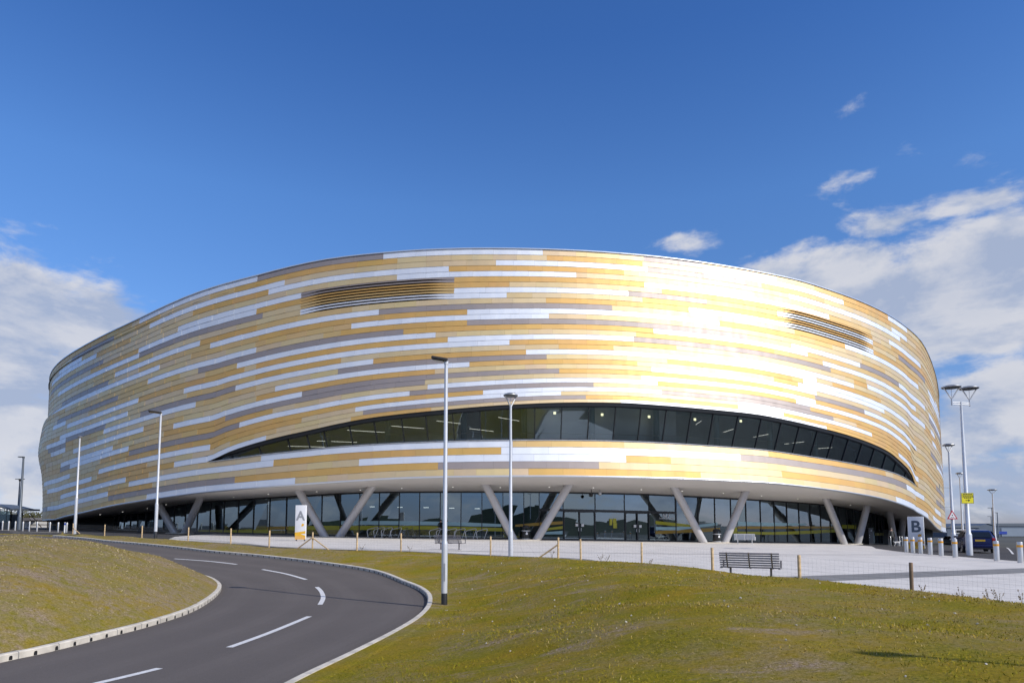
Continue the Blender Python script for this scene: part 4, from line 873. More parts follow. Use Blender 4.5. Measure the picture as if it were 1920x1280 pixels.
# ---- louvred vents: rows split into blades that turn open
for (l0, l1, r0, r1), cols in zip(LOUV, ('SSMMDDGG', 'SSDDSSDD')):
    b_ = MB(); n = 24
    for k in range(n):
        a, c = l0+(l1-l0)*k/n, l0+(l1-l0)*(k+1)/n
        b_.face([wall(a, r0, 1, -.09), wall(c, r0, 1, -.09), wall(c, r1+1, -1, -.09), wall(a, r1+1, -1, -.09)])
    lv = ab(b_, 'louvre', M['void'], fix=False)
    for s in range(8):
        b_ = MB(); v0 = r0+s*.5; t = tuple(q*.92 for q in TINT[cols[s]])
        for k in range(n):
            q = []
            for e in (k, k+1):
                u = e/n; op = sstep(0, .17, min(u, 1-u))
                f = l0-.03+(l1-l0+.06)*u
                zl, zh = v0+.01+.23*op, v0+.5
                def pt(v, ex):
                    p = wall(f, v, 1, ex); return p
                q.append((pt(zl, .03+.03*op), pt(zh, .0), pt(zl, -.05)))
            b_.face([q[0][0], q[1][0], q[1][1], q[0][1]], 0, t); b_.face([q[0][2], q[1][2], q[1][0], q[0][0]], 0, t)
        ab(b_, 'blade', M['clad'], lv, fix=False)
# ---- second opening turning the left shoulder
ringband('side_window', M['carglass'], lambda f: [pw(f, wall_off(f,24,-1)-.5, wall_z(f,24,-1)-.02), pw(f, wall_off(f,24,1)-.3, wall_z(f,24,1)+.02)], -100, -52.6, 40)
# ------------------------------------------------------------------ fence
fence = thing('wire_fence', 'low post and wire fence running along the grass edge beside the paving', 'fence', (0, 30, 0))
def fence_at(px, d): x = (px-960)/FOC*d; return x, d
FP = [(1708,17,1054,0),(1498,20.5,1040,0),(1335,24,1026,0),(1203,28,1016,0),(1088,30.5,1010,0),(1047,32,1007,-1),(920,33.6,1005,0),(752,36.8,999,0),(670,37.4,998,0),(586.5,38.2,997,2),(506,39.7,994,0),(433,43.8,990,0),(354,47,988,0),(267,51,985,0),(197,54.8,983,0),(137.5,58,981,1)]
FO = (0, 30, 0); tops = []
for px, d, ty, br in FP+[(2010,12,1080,0)]:
    x = at(px, ty, d)[0]; zt = at(px, ty, d)[2]; zb = tz(x, d)-.25; zb = max(zb, P(x, d)-.4)
    r_ = .045+random.uniform(-.004, .006); ln = random.uniform(-.02, .02)
    b_ = MB(); b_.tube([(x+ln, d, zb), (x+ln*.3, d, zt-.015), (x+ln*.3, d, zt)], [r_, r_, r_*.8], 10); b_.build('post', M['post_dk' if px == 1708 else 'post'], fence, smooth=True, off=FO)
    tops.append((x, d, zt, max(tz(x, d), P(x, d)-.02)))
    for s in ([-1] if br == -1 else [1] if br == 1 else [-1, 1] if br == 2 else []):
        zq = zt-(zt-tops[-1][3])*.35; ex = x+s*.95
        b_ = MB(); b_.tube([(x+s*.04, d-.05, zq), (ex, d-.12*s, max(tz(ex, d-.1), P(ex, d)-.05)-.03)], .036, 8); b_.build('brace', M['brace'] if s < 0 else M['post'], fence, smooth=True, off=FO)
tops.sort(key=lambda q: q[0]-q[1]*.9)
wb_ = MB()
for A, B in zip(tops[:-1], tops[1:]):
    A, B = np.array(A), np.array(B); ln = np.hypot(*(B-A)[:2]); n = int(ln/.16)
    near = (A[1]+B[1])/2 < 42
    for k in range(7):
        f = .04+.14*k if k < 6 else .92
        p = [(A[0], A[1]-.05, A[3]+(A[2]-A[3])*f), ((A[0]+B[0])/2, (A[1]+B[1])/2-.05, ((A[3]+B[3])+(A[2]-A[3]+B[2]-B[3])*f)/2-.012), (B[0], B[1]-.05, B[3]+(B[2]-B[3])*f)]
        wb_.tube(p, .0010 if near else .0028, 4, caps=False)
    for i in range(1, n):
        t = i/n; q = A+(B-A)*t
        wb_.tube([(q[0], q[1]-.05, q[3]+.02), (q[0], q[1]-.05, q[3]+(q[2]-q[3])*.92)], .0008 if near else .004, 4, caps=False)
wb_.build('wire_mesh', M['wire'], fence, off=FO)
# ------------------------------------------------------------------ lamp posts
def pole(t, h, r0, r1, m, door=1.3, base=None):
    b_ = MB(); b_.lathe([(r0*1.35, -.3), (r0*1.35, door), (r0*1.25, door+.06), (r0, door+.12), (r1, h)], 20); b_.build('pole', M[m], t, smooth=True)
    if base:
        b_ = MB(); b_.lathe([(r0*1.38, -.25), (r0*1.38, base), (r0*1.30, base+.02)], 20); b_.build('base_sleeve', M['black'], t, smooth=True)
def flat_lamp(name, label, loc, h, yaw, r0, r1, m, door, base, L_=.75, tilt=-8, group=None, W=.34, head='lamp_dk'):
    t = thing(name, label, 'lamp post', (0,0,0), 0, group); pole(t, h, r0, r1, m, door, base)
    b_ = MB(); R = Euler((0, radians(tilt), 0)).to_matrix(); b_.box((-L_/2+.06, 0, h+.05), (L_, W, .085), R, 0, .025); hd = b_.build('lamp_head', M[head], t, smooth=True)
    b_ = MB(); b_.box((-L_/2+.0, 0, h+.0-.002), (L_*.6, W*.7, .012), R); b_.build('lens', M['carglass'], hd)
    b_ = MB(); b_.lathe([(r1*1.3, -.12), (r1*1.3, .0)], 12, (0,0,h)); b_.build('collar', M[m], t, smooth=True)
    place(t, loc, yaw); return t
p = at(833,1124,20.3); zt_ = tz(p[0], 20.3)
near_lamp = flat_lamp('lamp_post', 'tall pale grey lamp post with black base on the grass bank beside the road bend', (p[0], 20.3, zt_), at(836,676,20.3)[2]-zt_, radians(-4), .066, .052, 'steel_lt', 1.75, .33, L_=.50, tilt=10, W=.30)
b_ = MB(); b_.box((0,-.0885,.95), (.075,.012,.52), None, 0, .004); b_.build('access_door', M['steel'], near_lamp)
p = at(291,1017,48); zt_ = tz(p[0], 48)
flat_lamp('lamp_post', 'white lamp post with black base and square dark head on the verge beyond the road', (p[0], 48, zt_), at(302,774,48)[2]-zt_, radians(25), .08, .062, 'steel_lt', 2.4, .5, L_=.85, tilt=4, W=.7)
p = at(140,1003,60); zt_ = P(p[0], 60)
t = thing('lamp_post', 'slim white column with tiny cap near the braced end of the fence at far left', 'lamp post'); pole(t, at(147,820,60)[2]-zt_, .09, .06, 'steel_lt', 3.2)
hz_ = at(147,820,60)[2]-zt_; b_ = MB(); b_.lathe([(.07,-.05),(.19,.05),(.2,.10),(.06,.12)], 12, (0,0,hz_)); b_.build('lamp_cap', M['steel'], t); place(t, (p[0], 60, zt_))
p = at(36,989,76); zt_ = P(p[0], 76)
flat_lamp('lamp_post', 'dark grey lamp post with single flat arm beside the dark shelter at far left', (p[0], 76, zt_), at(43,857,76)[2]-zt_, 0, .15, .09, 'lamp_post_dk', 1.4, None, L_=.62, tilt=0, W=.3)
p = at(32,985,112); t = thing('lamp_post', 'distant dark lamp post with double arms behind the shelter at far left', 'lamp post'); zt_ = P(p[0], 100); hh = at(37,898,112)[2]-zt_
pole(t, hh, .13, .08, 'lamp_post_dk'); b_ = MB(); b_.box((0,0,hh+.03), (1.5,.25,.10), None, 0, .03); b_.build('lamp_head', M['lamp_dk'], t); b_ = MB(); b_.lathe([(.05,-.5),(.2,-.05),(.2,0)], 10, (0,0,hh)); b_.build('collar', M['lamp_dk'], t); place(t, (p[0], 112, zt_))
# lamps with a dish reflector on a fork
def dish(parent, o, R=.42, lean=0.0, hh=.62, m='steel'):
    b_ = MB(); b_.lathe([(.02,.05),(R*.6,.10),(R,.02),(R*1.02,-.02),(R*.95,-.05),(R*.5,-.085),(.02,-.10)], 24, (o[0], o[1], o[2]+hh)); d = b_.build('dish', M['steel_dk'], parent, smooth=True)
    for s in (-1, 1):
        b_ = MB(); b_.tube([(o[0]+s*.04, o[1], o[2]), (o[0]+s*(R-.03), o[1], o[2]+hh-.02)], .034, 8); b_.build('fork_arm', M[m], parent, smooth=True)
    b_ = MB(); b_.tube([(o[0], o[1], o[2]), (o[0], o[1], o[2]+hh-.08)], .012, 6); b_.build('lamp_stem', M[m], parent)
    b_ = MB(); b_.lathe([(R*1.0,-.03),(R*1.04,.0),(R*1.0,.035)], 24, (o[0], o[1], o[2]+hh)); b_.build('rim', M['steel'], d, smooth=True)
def dish_lamp(label, px, by, ty, d, yaw=0, R=.34, group=None, r0=.085, r1=.055):
    p = at(px, by, d); zt_ = P(p[0], d); t = thing('dish_lamp_post', label, 'lamp post', (0,0,0), 0, group); h = at(px, ty, d)[2]-zt_-.55
    pole(t, h, r0, r1, 'steel_lt', 1.2); dish(t, (0,0,h), R, hh=.55); place(t, (p[0], d, zt_), yaw); return t, h
dish_lamp('slender pale lamp post with single dish reflector standing on the paving left of the entrance', 957.5, 1042, 741, 34, radians(35), .36)
t, h = dish_lamp('grey single dish lamp post carrying the red triangle warning sign', 1789, 1029, 834, 52, .3, .42, None, .13, .065)
wt_post, wt_h = t, h; loc = t.location.copy(); t['label'] = 'grey single dish lamp post carrying the triangle warning sign and short side arms'
for zz in (1029-914, 1029-950):
    b_ = MB(); z_ = at(1785, 1029-zz, 52)[2]-loc.z; b_.tube([(0,0,z_), (-1.0,.1,z_+.01)], .014, 6); b_.lathe([(.085,-.05),(.085,.05)], 12, (0,0,z_)); b_.build('banner_arm', M['steel_dk'], t, smooth=True)
dish_lamp('distant single dish lamp post seen just left of the twin dish lamp', 1806, 1012, 887, 82, .2, .42, None, .12, .06)
dish_lamp('distant single dish lamp post standing in front of the grey sheds', 1866, 1012, 918, 88, .1, .55, None, .13, .07)
for lb, px, ty, d in (('far thin lamp column right behind the dish lamp at the sheds', 1862.5, 952, 150), ('thin far lamp column rising over the blue board on the shed', 1872, 961, 150), ('shortest far lamp column above the gabled shed roof', 1860, 968, 175)):
    flat_lamp('lamp_post', lb, (at(px, 1000, d)[0], d, P(60, 100)), at(px, ty, d)[2]-P(60, 100), 0, .12, .08, 'lamp_post_dk', 1.2, None, L_=.9, tilt=0)
p = at(1818,1042,41); zt_ = P(p[0], 41); t = thing('twin_lamp_post', 'tall lamp post with two dish reflectors and the yellow notice beside the bollards', 'lamp post'); h = at(1806,753,41)[2]-zt_
pole(t, h, .135, .065, 'steel_lt', 1.2); tw = t
for s in (-1, 1):
    b_ = MB(); o = (s*.66, s*.12, h-.12); b_.tube([(o[0], o[1], o[2]-.12), (o[0], o[1], o[2]+.30)], .05, 10); b_.build('arm_end', M['steel'], t, smooth=True)
    for dz in (-.02, .09):
        b_ = MB(); b_.tube([(0,0,h-.14+dz), (o[0], o[1], o[2]-.02+dz)], .028, 8); b_.build('cross_arm', M['steel_lt'], t, smooth=True)
    dish(t, (o[0], o[1], o[2]+.30), .52, hh=.68)
place(t, (p[0], 41, zt_), radians(4))
# yellow notice fixed on the twin lamp post
q = at(1814,933.5,40.7); ns = thing('notice_board', 'square yellow notice with dark print and an arrow fixed to the twin lamp post', 'sign', (q[0], 40.7, q[2]), radians(-6))
b_ = MB(); b_.box((0,0,0), (.69,.02,.63), None, 0, .008); b_.build('panel', M['sign_yellow'], ns)
b_ = MB()
for c_, s_ in (((0,-.0125,.30),(.67,.006,.012)),((0,-.0125,-.30),(.67,.006,.012)),((-.33,-.0125,0),(.012,.006,.6)),((.33,-.0125,0),(.012,.006,.6)),((0,-.0125,.19),(.66,.006,.016))): b_.box(c_, s_)
b_.build('border', M['black'], ns)
b_ = MB(); rr = random.Random(2)
for z_, hgt, x0, x1 in ((.245,.055,-.24,.24),(.13,.04,-.27,.27),(.07,.04,-.27,.26),(.005,.05,-.2,.2)):
    x = x0
    while x < x1: wl = rr.uniform(.04,.11); b_.box((x+wl/2,-.0125,z_), (wl,.005,hgt*.8)); x += wl+.025
b_.box((-.04,-.0125,-.13), (.16,.005,.03)); b_.face([(.04,-.016,-.06), (.15,-.016,-.13), (.04,-.016,-.20)]); b_.build('print', M['black'], ns)
b_ = MB(); b_.box((0,.08,.1), (.30,.14,.04)); b_.box((0,.08,-.15), (.30,.14,.04)); b_.build('bracket', M['steel_dk'], ns)
# triangular warning sign
q = at(1785.5,967,51.7); ws = thing('warning_sign', 'white triangle warning sign with red border fixed to the single dish lamp post', 'sign', (q[0], 51.7, q[2]), 0)
def tri(s): return [(-.5*s, -.29*s), (.5*s, -.29*s), (0, .577*s)]
b_ = MB(); b_.prism(tri(.80), -.012, .012); b_.build('panel', M['sign_red'], ws)
b_ = MB(); b_.prism(tri(.55), -.018, -.0135); b_.build('face', M['white'], ws)
b_ = MB(); b_.prism([(-.05,.08),(-.02,.02),(.02,.02),(.05,.08),(.03,.12),(0,.09),(-.03,.12)], -.022, -.0185); b_.box((-.08,-.02,-.08), (.09,.004,.035)); b_.box((.06,-.02,-.075), (.11,.004,.03)); b_.build('symbol', M['black'], ws)
b_ = MB(); b_.box((0,.07,0), (.2,.12,.05)); b_.build('bracket', M['steel_dk'], ws)
# ------------------------------------------------------------------ totem signs
def totem(px0, px1, ty, by, d, letter, label, lm, yaw, cols):
    a, c = at(px0, by, d), at(px1, by, d); x = (a[0]+c[0])/2; W = (c[0]-a[0])/cos(yaw)-.13*abs(sin(yaw))/cos(yaw); zb = P(x, d); H = at(px0, ty, d)[2]-zb
    t = thing('totem_sign', label, 'sign', (0,0,0)); b_ = MB(); b_.box((0,0,H/2+.07), (W,.16,H-.14), None, 0, .03); b_.build('panel', M['white'], t, smooth=True)
    b_ = MB(); b_.box((-W*.38,0,.04), (.06,.1,.30)); b_.box((W*.38,0,.04), (.06,.1,.30)); b_.build('foot', M['steel_dk'], t)
    text_mesh('letter', letter, W*1.12, lm, Matrix.Translation((0,-.086,H*.69))@Euler((pi/2,0,0)).to_matrix().to_4x4(), t, .003, .028)
    b_ = MB(); y = -.0845; z = H
    b_.prism([(W*.12,z*.40),(W*.33,z*.425),(W*.33,z*.475),(W*.2,z*.485),(W*.10,z*.45)], y, y+.003, 0)
    b_.prism([(-W*.485,.12),(W*.485,.12),(W*.485,z*.28),(W*.2,z*.265),(-W*.485,z*.235)], y, y+.003, 0)
    b_.prism([(-W*.485,.115),(W*.485,.115),(W*.485,z*.10),(0,z*.135),(-W*.485,z*.15)], y-.003, y-.0005, 1); b_.prism([(W*.05,z*.19),(W*.485,z*.15),(W*.485,z*.205)], y-.003, y-.0005, 2)
    b_.build('artwork', [M[k] for k in cols], t)
    place(t, (x, d, zb), yaw); return t
totem(552.5,574,946.5,1013,52,'A','white totem sign with grey letter A and orange artwork on the paving','grey_letter',radians(-8),('orange_lt','orange_md','white'))
totem(1708,1731,968,1033,50,'B','pale grey totem sign with dark slate letter B behind the orange banded bollards','slate_letter',radians(-38),('orange','orange_lt','white'))
# ------------------------------------------------------------------ bollards
BS = [(1694.5,45.4),(1706.5,44.2),(1721,42.8),(1739,41.3),(1759,39.2),(1785,37.6),(1862,34.4),(1906,32.9)]
BL = ['farthest steel bollard with orange band, end of the row left of sign B','steel bollard with orange band, second from the far end, just left of sign B','steel bollard with orange band directly in front of the right half of sign B','steel bollard with orange band just right of sign B','steel bollard with orange band midway between sign B and the dish lamp post','steel bollard with orange band in front of the foot of the warning sign post','steel bollard with orange band at the right rear corner of the blue car','nearest and largest steel bollard with orange band, right of the blue car']
def bollard():
    t = thing('bollard', '', 'bollard', (0,0,0), 0, 'steel bollards with orange bands along the paving edge')
    b_ = MB(); b_.lathe([(.128,-.2),(.128,.97),(.12,.995),(.02,1.0)], 24); b_.build('shaft', M['bollard'], t, smooth=True)
    b_ = MB(); b_.lathe([(.131,.74),(.132,.745),(.132,.845),(.131,.85)], 24); b_.build('band', M['orange'], t, smooth=True); return t
bo = bollard()
for k, ((px, d), lb) in enumerate(zip(BS, BL)):
    x = (px-960)/FOC*d; o = bo if k == 0 else dup(bo, (0,0,0)); o.location = (x, d, P(x, d)); o['label'] = lb
# plain bollards by the car park
def slim():
    t = thing('bollard', '', 'bollard', (0,0,0), 0, 'slim pale bollards along the car park edge'); b_ = MB(); b_.lathe([(.075,-.2),(.075,.92),(.06,.97),(.02,.98)], 14); b_.build('shaft', M['bollard'], t, smooth=True)
    b_ = MB(); b_.lathe([(.079,.80),(.079,.88)], 14); b_.build('band', M['winframe'], t); return t
sl = None
for k, (px, ty) in enumerate(((5.5,977),(17,977),(29.5,977),(44,977),(56,977.5),(70.5,977.5),(94.5,977.5),(110,978),(126,978.5))):
    d = 73-k*.7; x = at(px, ty, d)[0]; o = slim() if sl is None else dup(sl, (0,0,0)); sl = sl or o; zb = at(px, ty, d)[2]-.98
    o.location = (x, d, P(x, d)); o['label'] = 'slim pale car park bollard, %s' % ('first from the left in front of the dark shelter','second from the left, in front of the dark shelter','third from the left, under the end of the shelter roof','fourth from the left, just right of the dark lamp post','fifth from the left, at the timber railing','sixth from the left, under the arena corner','seventh from the left, alone under the arena edge','eighth from the left, third last before the fence','ninth from the left, beside the braced fence post')[k]
b_ = MB(); xx = at(122,978,66)
t = thing('marker_post', 'thin blue and white marker post between the last two slim bollards', 'post', (xx[0], 66, P(xx[0], 66))); b_.lathe([(.06,-.1),(.06,.98),(.02,1.0)], 10); b_.build('shaft', M['winframe'], t); b_ = MB(); b_.lathe([(.064,.75),(.064,.93)], 10); b_.build('band', M['blue_sign'], t)
rl = thing('railing', 'low brown timber railing left of the arena corner in the car park', 'railing', (at(72,985,82)[0], 82, P(-56, 82)))
for x in (-1.0, -.2, 1.1, 2.2):
    b_ = MB(); b_.box((x,0,.5), (.10,.10,1.2)); b_.build('post', M['brace'], rl)
for z_ in (.5, 1.0):
    b_ = MB(); b_.box((.55,.06,z_), (3.4,.05,.10)); b_.build('rail', M['brace'], rl)
b_ = MB(); b_.tube([(-1.1,-.06,1.9), (.4,-.06,.2)], .05, 6); b_.build('rail', M['brace'], rl)
# ------------------------------------------------------------------ benches
def bench(lit):
    m = M['bench_glint'] if lit else M['bench']  # lit bench takes the copy with sun glare in its colour
    t = thing('bench', '', 'bench', (0,0,0), 0, 'slatted metal benches on the paving')
    # local: x along the bench, faces +y; side curve of back and seat
    cur = [(-.02,.44),(-.06,.52),(-.10,.60),(-.135,.68),(-.165,.76),(-.19,.84),(-.21,.92)]
    for k, (y, z) in enumerate(cur):
        b_ = MB(); b_.box((0,y,z), (1.76,.022,.052), (radians(-14),0,0), 0, .008); b_.build('back_slat', m, t)
    for y in (.05,.13,.21,.29,.37,.45):
        b_ = MB(); b_.box((0,y,.425-.02*(y-.2)), (1.76,.055,.022), None, 0, .008); b_.build('seat_slat', m, t)
    for x in (-.66, 0, .66):
        b_ = MB(); b_.tube([(x,.47,.40),(x,.1,.405),(x,.0,.42),(x,-.045,.5),(x,-.15,.72),(x,-.215,.95)], .022, 8); b_.build('support', m, t, smooth=True)
    for x in (-.60, .60):
        b_ = MB(); b_.box((x,.16,.19), (.06,.06,.44)); b_.box((x,.16,.0), (.12,.32,.03)); b_.build('leg', m, t)
    for x in (-.86, .86):
        b_ = MB(); b_.tube([(x,.45,.42),(x,.47,.62),(x,.44,.66)], .026, 8); b_.build('arm_post', m, t, smooth=True)
        b_ = MB(); b_.box((x,.2,.41), (.05,.58,.03)); b_.build('arm_rail', m, t)
    return t
bk = bench(False); bk.scale = (1,1,.9); x, d = (1402-960)/FOC*21.3, 21.3; place(bk, (x, d, P(x, d)), radians(-27)); bk['label'] = 'dark slatted bench seen from behind, nearest, just beyond the grass'
x, d = (842-960)/FOC*40.3, 40.3; dup(bk, (x, d, P(x, d)), radians(-22), 'dark slatted bench partly hidden by the tall lamp post, in front of the cycle stands')
bl_ = bench(True); x, d = (1394-960)/FOC*60.5, 60.5; place(bl_, (x, d, P(x, d)), radians(-24)); bl_['label'] = 'bright sunlit metal bench right of the litter bin near the glass front'
# ------------------------------------------------------------------ litter bins
def bin_(label):
    t = thing('litter_bin', label, 'litter bin', (0,0,0), 0, 'black litter bins at the foot of the columns')
    b_ = MB(); b_.lathe([(.36,0),(.37,.05),(.37,.84),(.35,.86)], 24); b_.build('body', M['black'], t, smooth=True)
    for z_ in (.12, .84):
        b_ = MB(); b_.lathe([(.375,z_-.035),(.40,z_-.03),(.40,z_+.03),(.375,z_+.035)], 24); b_.build('hoop', M['steel_lt'], t, smooth=True)
    for k in range(4):
        b_ = MB(); a = pi/4+k*pi/2; b_.tube([(.30*cos(a),.30*sin(a),.86), (.30*cos(a),.30*sin(a),1.12)], .05, 8); b_.build('hood_post', M['black'], t)
    b_ = MB(); b_.lathe([(.36,1.08),(.37,1.12),(.36,1.2),(.30,1.28),(.16,1.33),(.02,1.34)], 24); b_.build('hood', M['black'], t, smooth=True)
    b_ = MB(); b_.prism([(-.09,.50),(.09,.50),(.10,.60),(.03,.74),(.0,.76),(-.05,.68),(-.10,.60)], -.385, -.36); b_.build('emblem', M['white'], t)
    return t
b1 = bin_('black litter bin between the legs of the column pair left of the entrance doors'); h = hit(986,1011,-4.6); place(b1, (h[2], h[3]-.3, P(h[2], h[3])), radians(10))
h = hit(1342,1017,-4.6); dup(b1, (h[2], h[3]-.4, P(h[2], h[3])), radians(18), 'black litter bin between the legs of the column pair right of the entrance doors')
# black cabinet right of the last clear column pair
h = hit(1629,1019,-4.8); t = thing('ticket_cabinet', 'tall black cabinet with pale notices standing right of the right-hand column pair', 'cabinet', (0,0,0)); b_ = MB(); b_.box((0,0,.9), (.85,.6,1.8), None, 0, .02); b_.build('body', M['black'], t)
b_ = MB(); b_.box((.05,-.31,1.55), (.12,.01,.14)); b_.box((-.3,-.31,1.05), (.07,.01,.12)); b_.box((-.33,-.31,.8), (.08,.01,.1)); b_.build('notice', M['white'], t); b_ = MB(); b_.box((.0,-.02,1.82), (.9,.7,.05)); b_.build('top', M['steel_dk'], t); place(t, (h[2], h[3], P(h[2], h[3])), radians(32))
# ------------------------------------------------------------------ cycle stands and bicycles
def hoop(lean=0):
    b_ = MB(); b_.tube([(-.42,0,-.1),(-.52,0,.50),(-.53,0,.62),(-.46,0,.74),(-.34,0,.79),(.30,0,.96),(.42,0,.96),(.47,0,.88),(.44,0,.78),(.12,0,-.1)], .028, 8)
    return b_
HL = [(703,'leftmost, left of the parked bicycles'),(715,'second from the left, beside the first bicycle'),(729,'third from the left, between the parked bicycles'),(746,'fourth from the left, beside the last upright bicycle'),(818,'left of the man in black, first of the right-hand group'),(831,'in front of the man in black, half behind the bench'),(848,'just right of the tall lamp post'),(864,'second right of the tall lamp post'),(884.5,'third right of the tall lamp post'),(905,'rightmost of all, right of the bench')]
o0 = None
for k, (px, lb) in enumerate(HL):
    h = hit(px, 1005, -4.9); p = (h[2], h[3]-.9, P(h[2], h[3]))
    if o0 is None: o0 = hoop().build('cycle_stand', M['steel'], None, smooth=True); o = o0
    else: o = o0.copy(); COL.objects.link(o)
    place(o, p, radians(12)); tag(o, 'bent steel cycle stand, '+lb, 'cycle stand', 'steel cycle stands in front of the glass')
def ringpts(c, R, n=20): return [(c[0]+R*cos(2*pi*k/n), c[1], c[2]+R*sin(2*pi*k/n)) for k in range(n)]
def bicycle(label, fm):
    t = thing('bicycle', label, 'bicycle', (0,0,0), 0, 'bicycles parked at the cycle stands')
    for x in (-.52, .52):
        b_ = MB(); b_.tube(ringpts((x,0,.34), .325), .02, 6, closed=True); wv = b_.build('wheel', M['tyre'], t, smooth=True)
        b_ = MB()
        for k in range(10): b_.tube([(x,0,.34), (x+.31*cos(k*pi/5),0,.34+.31*sin(k*pi/5))], .003, 4)
        b_.tube([(x,-.05,.34),(x,.05,.34)], .025, 8); b_.build('spokes', M['steel'], wv)
    b_ = MB()
    for a, c in (((-.52,0,.34),(-.08,0,.30)),((-.52,0,.34),(-.20,0,.80)),((-.08,0,.30),(-.22,0,.86)),((-.08,0,.30),(.33,0,.78)),((-.20,0,.78),(.31,0,.85)),((.52,0,.34),(.30,0,.92))): b_.tube([a, c], .019, 7)
    b_.build('frame', fm, t, smooth=True)
    b_ = MB(); b_.box((-.24,0,.91), (.26,.13,.06), None, 0, .025); b_.build('saddle', M['black'], t, smooth=True)
    b_ = MB(); b_.tube([(.30,0,.92),(.31,0,1.0)], .016, 6); b_.tube([(.26,-.28,1.02),(.31,-.1,1.0),(.31,.1,1.0),(.26,.28,1.02)], .014, 6); b_.build('handlebar', M['black'], t, smooth=True)
    b_ = MB(); b_.lathe([(.09,-.01),(.09,.01)], 12); 
    b_2 = MB(); b_2.tube([(-.08,-.06,.30),(-.08,.06,.30)], .07, 10); b_2.build('crank', M['steel_dk'], t); return t
by = bicycle('dark bicycle at the leftmost cycle stands, its handlebar hidden by other bicycles', M['black'])
h = hit(711,1005,-5.1); place(by, (h[2], h[3]-.8, P(h[2], h[3])), radians(14))
for px, lb, ry in ((722,'dark bicycle in the middle of the three upright bicycles left of the bare fence post',20),(733,'dark bicycle with tall saddle next to the pale fence post',8)):
    h = hit(px,1005,-5.3); dup(by, (h[2], h[3]-.7, P(h[2], h[3])), radians(ry), lb)
lastb = bicycle('grey bicycle with bright parts right of the pale fence post, last of the parked row', M['steel_dk']); h = hit(770,1005,-5.0); place(lastb, (h[2], h[3]-.9, P(h[2], h[3])), radians(-16))
h = hit(826,1005,-5.3); dup(by, (h[2], h[3]-.6, P(h[2], h[3])), radians(40), 'dark bicycle being locked by the man in black at the cycle stands')
# ------------------------------------------------------------------ people and a dog
def skin_body(name, joints, edges, mats, pick, parent, sub=2, root=0):
    me = bpy.data.meshes.new(name); me.from_pydata([j[0] for j in joints], edges, []); o = bpy.data.objects.new(name, me); COL.objects.link(o)
    o.modifiers.new('s', 'SKIN'); o.modifiers.new('u', 'SUBSURF').levels = sub
    for k, v in enumerate(me.skin_vertices[0].data):
        r_ = joints[k][1]; v.radius = r_ if isinstance(r_, tuple) else (r_, r_); v.use_root = (k == root)
    dg = bpy.context.evaluated_depsgraph_get(); m2 = bpy.data.meshes.new_from_object(o.evaluated_get(dg)); bpy.data.objects.remove(o); bpy.data.meshes.remove(me); m2.name = name
    m2.materials.clear()
    for m in mats: m2.materials.append(m)
    for p_ in m2.polygons: p_.material_index = pick(p_.center); p_.use_smooth = True
    o = bpy.data.objects.new(name, m2); COL.objects.link(o); o.parent = parent; return o
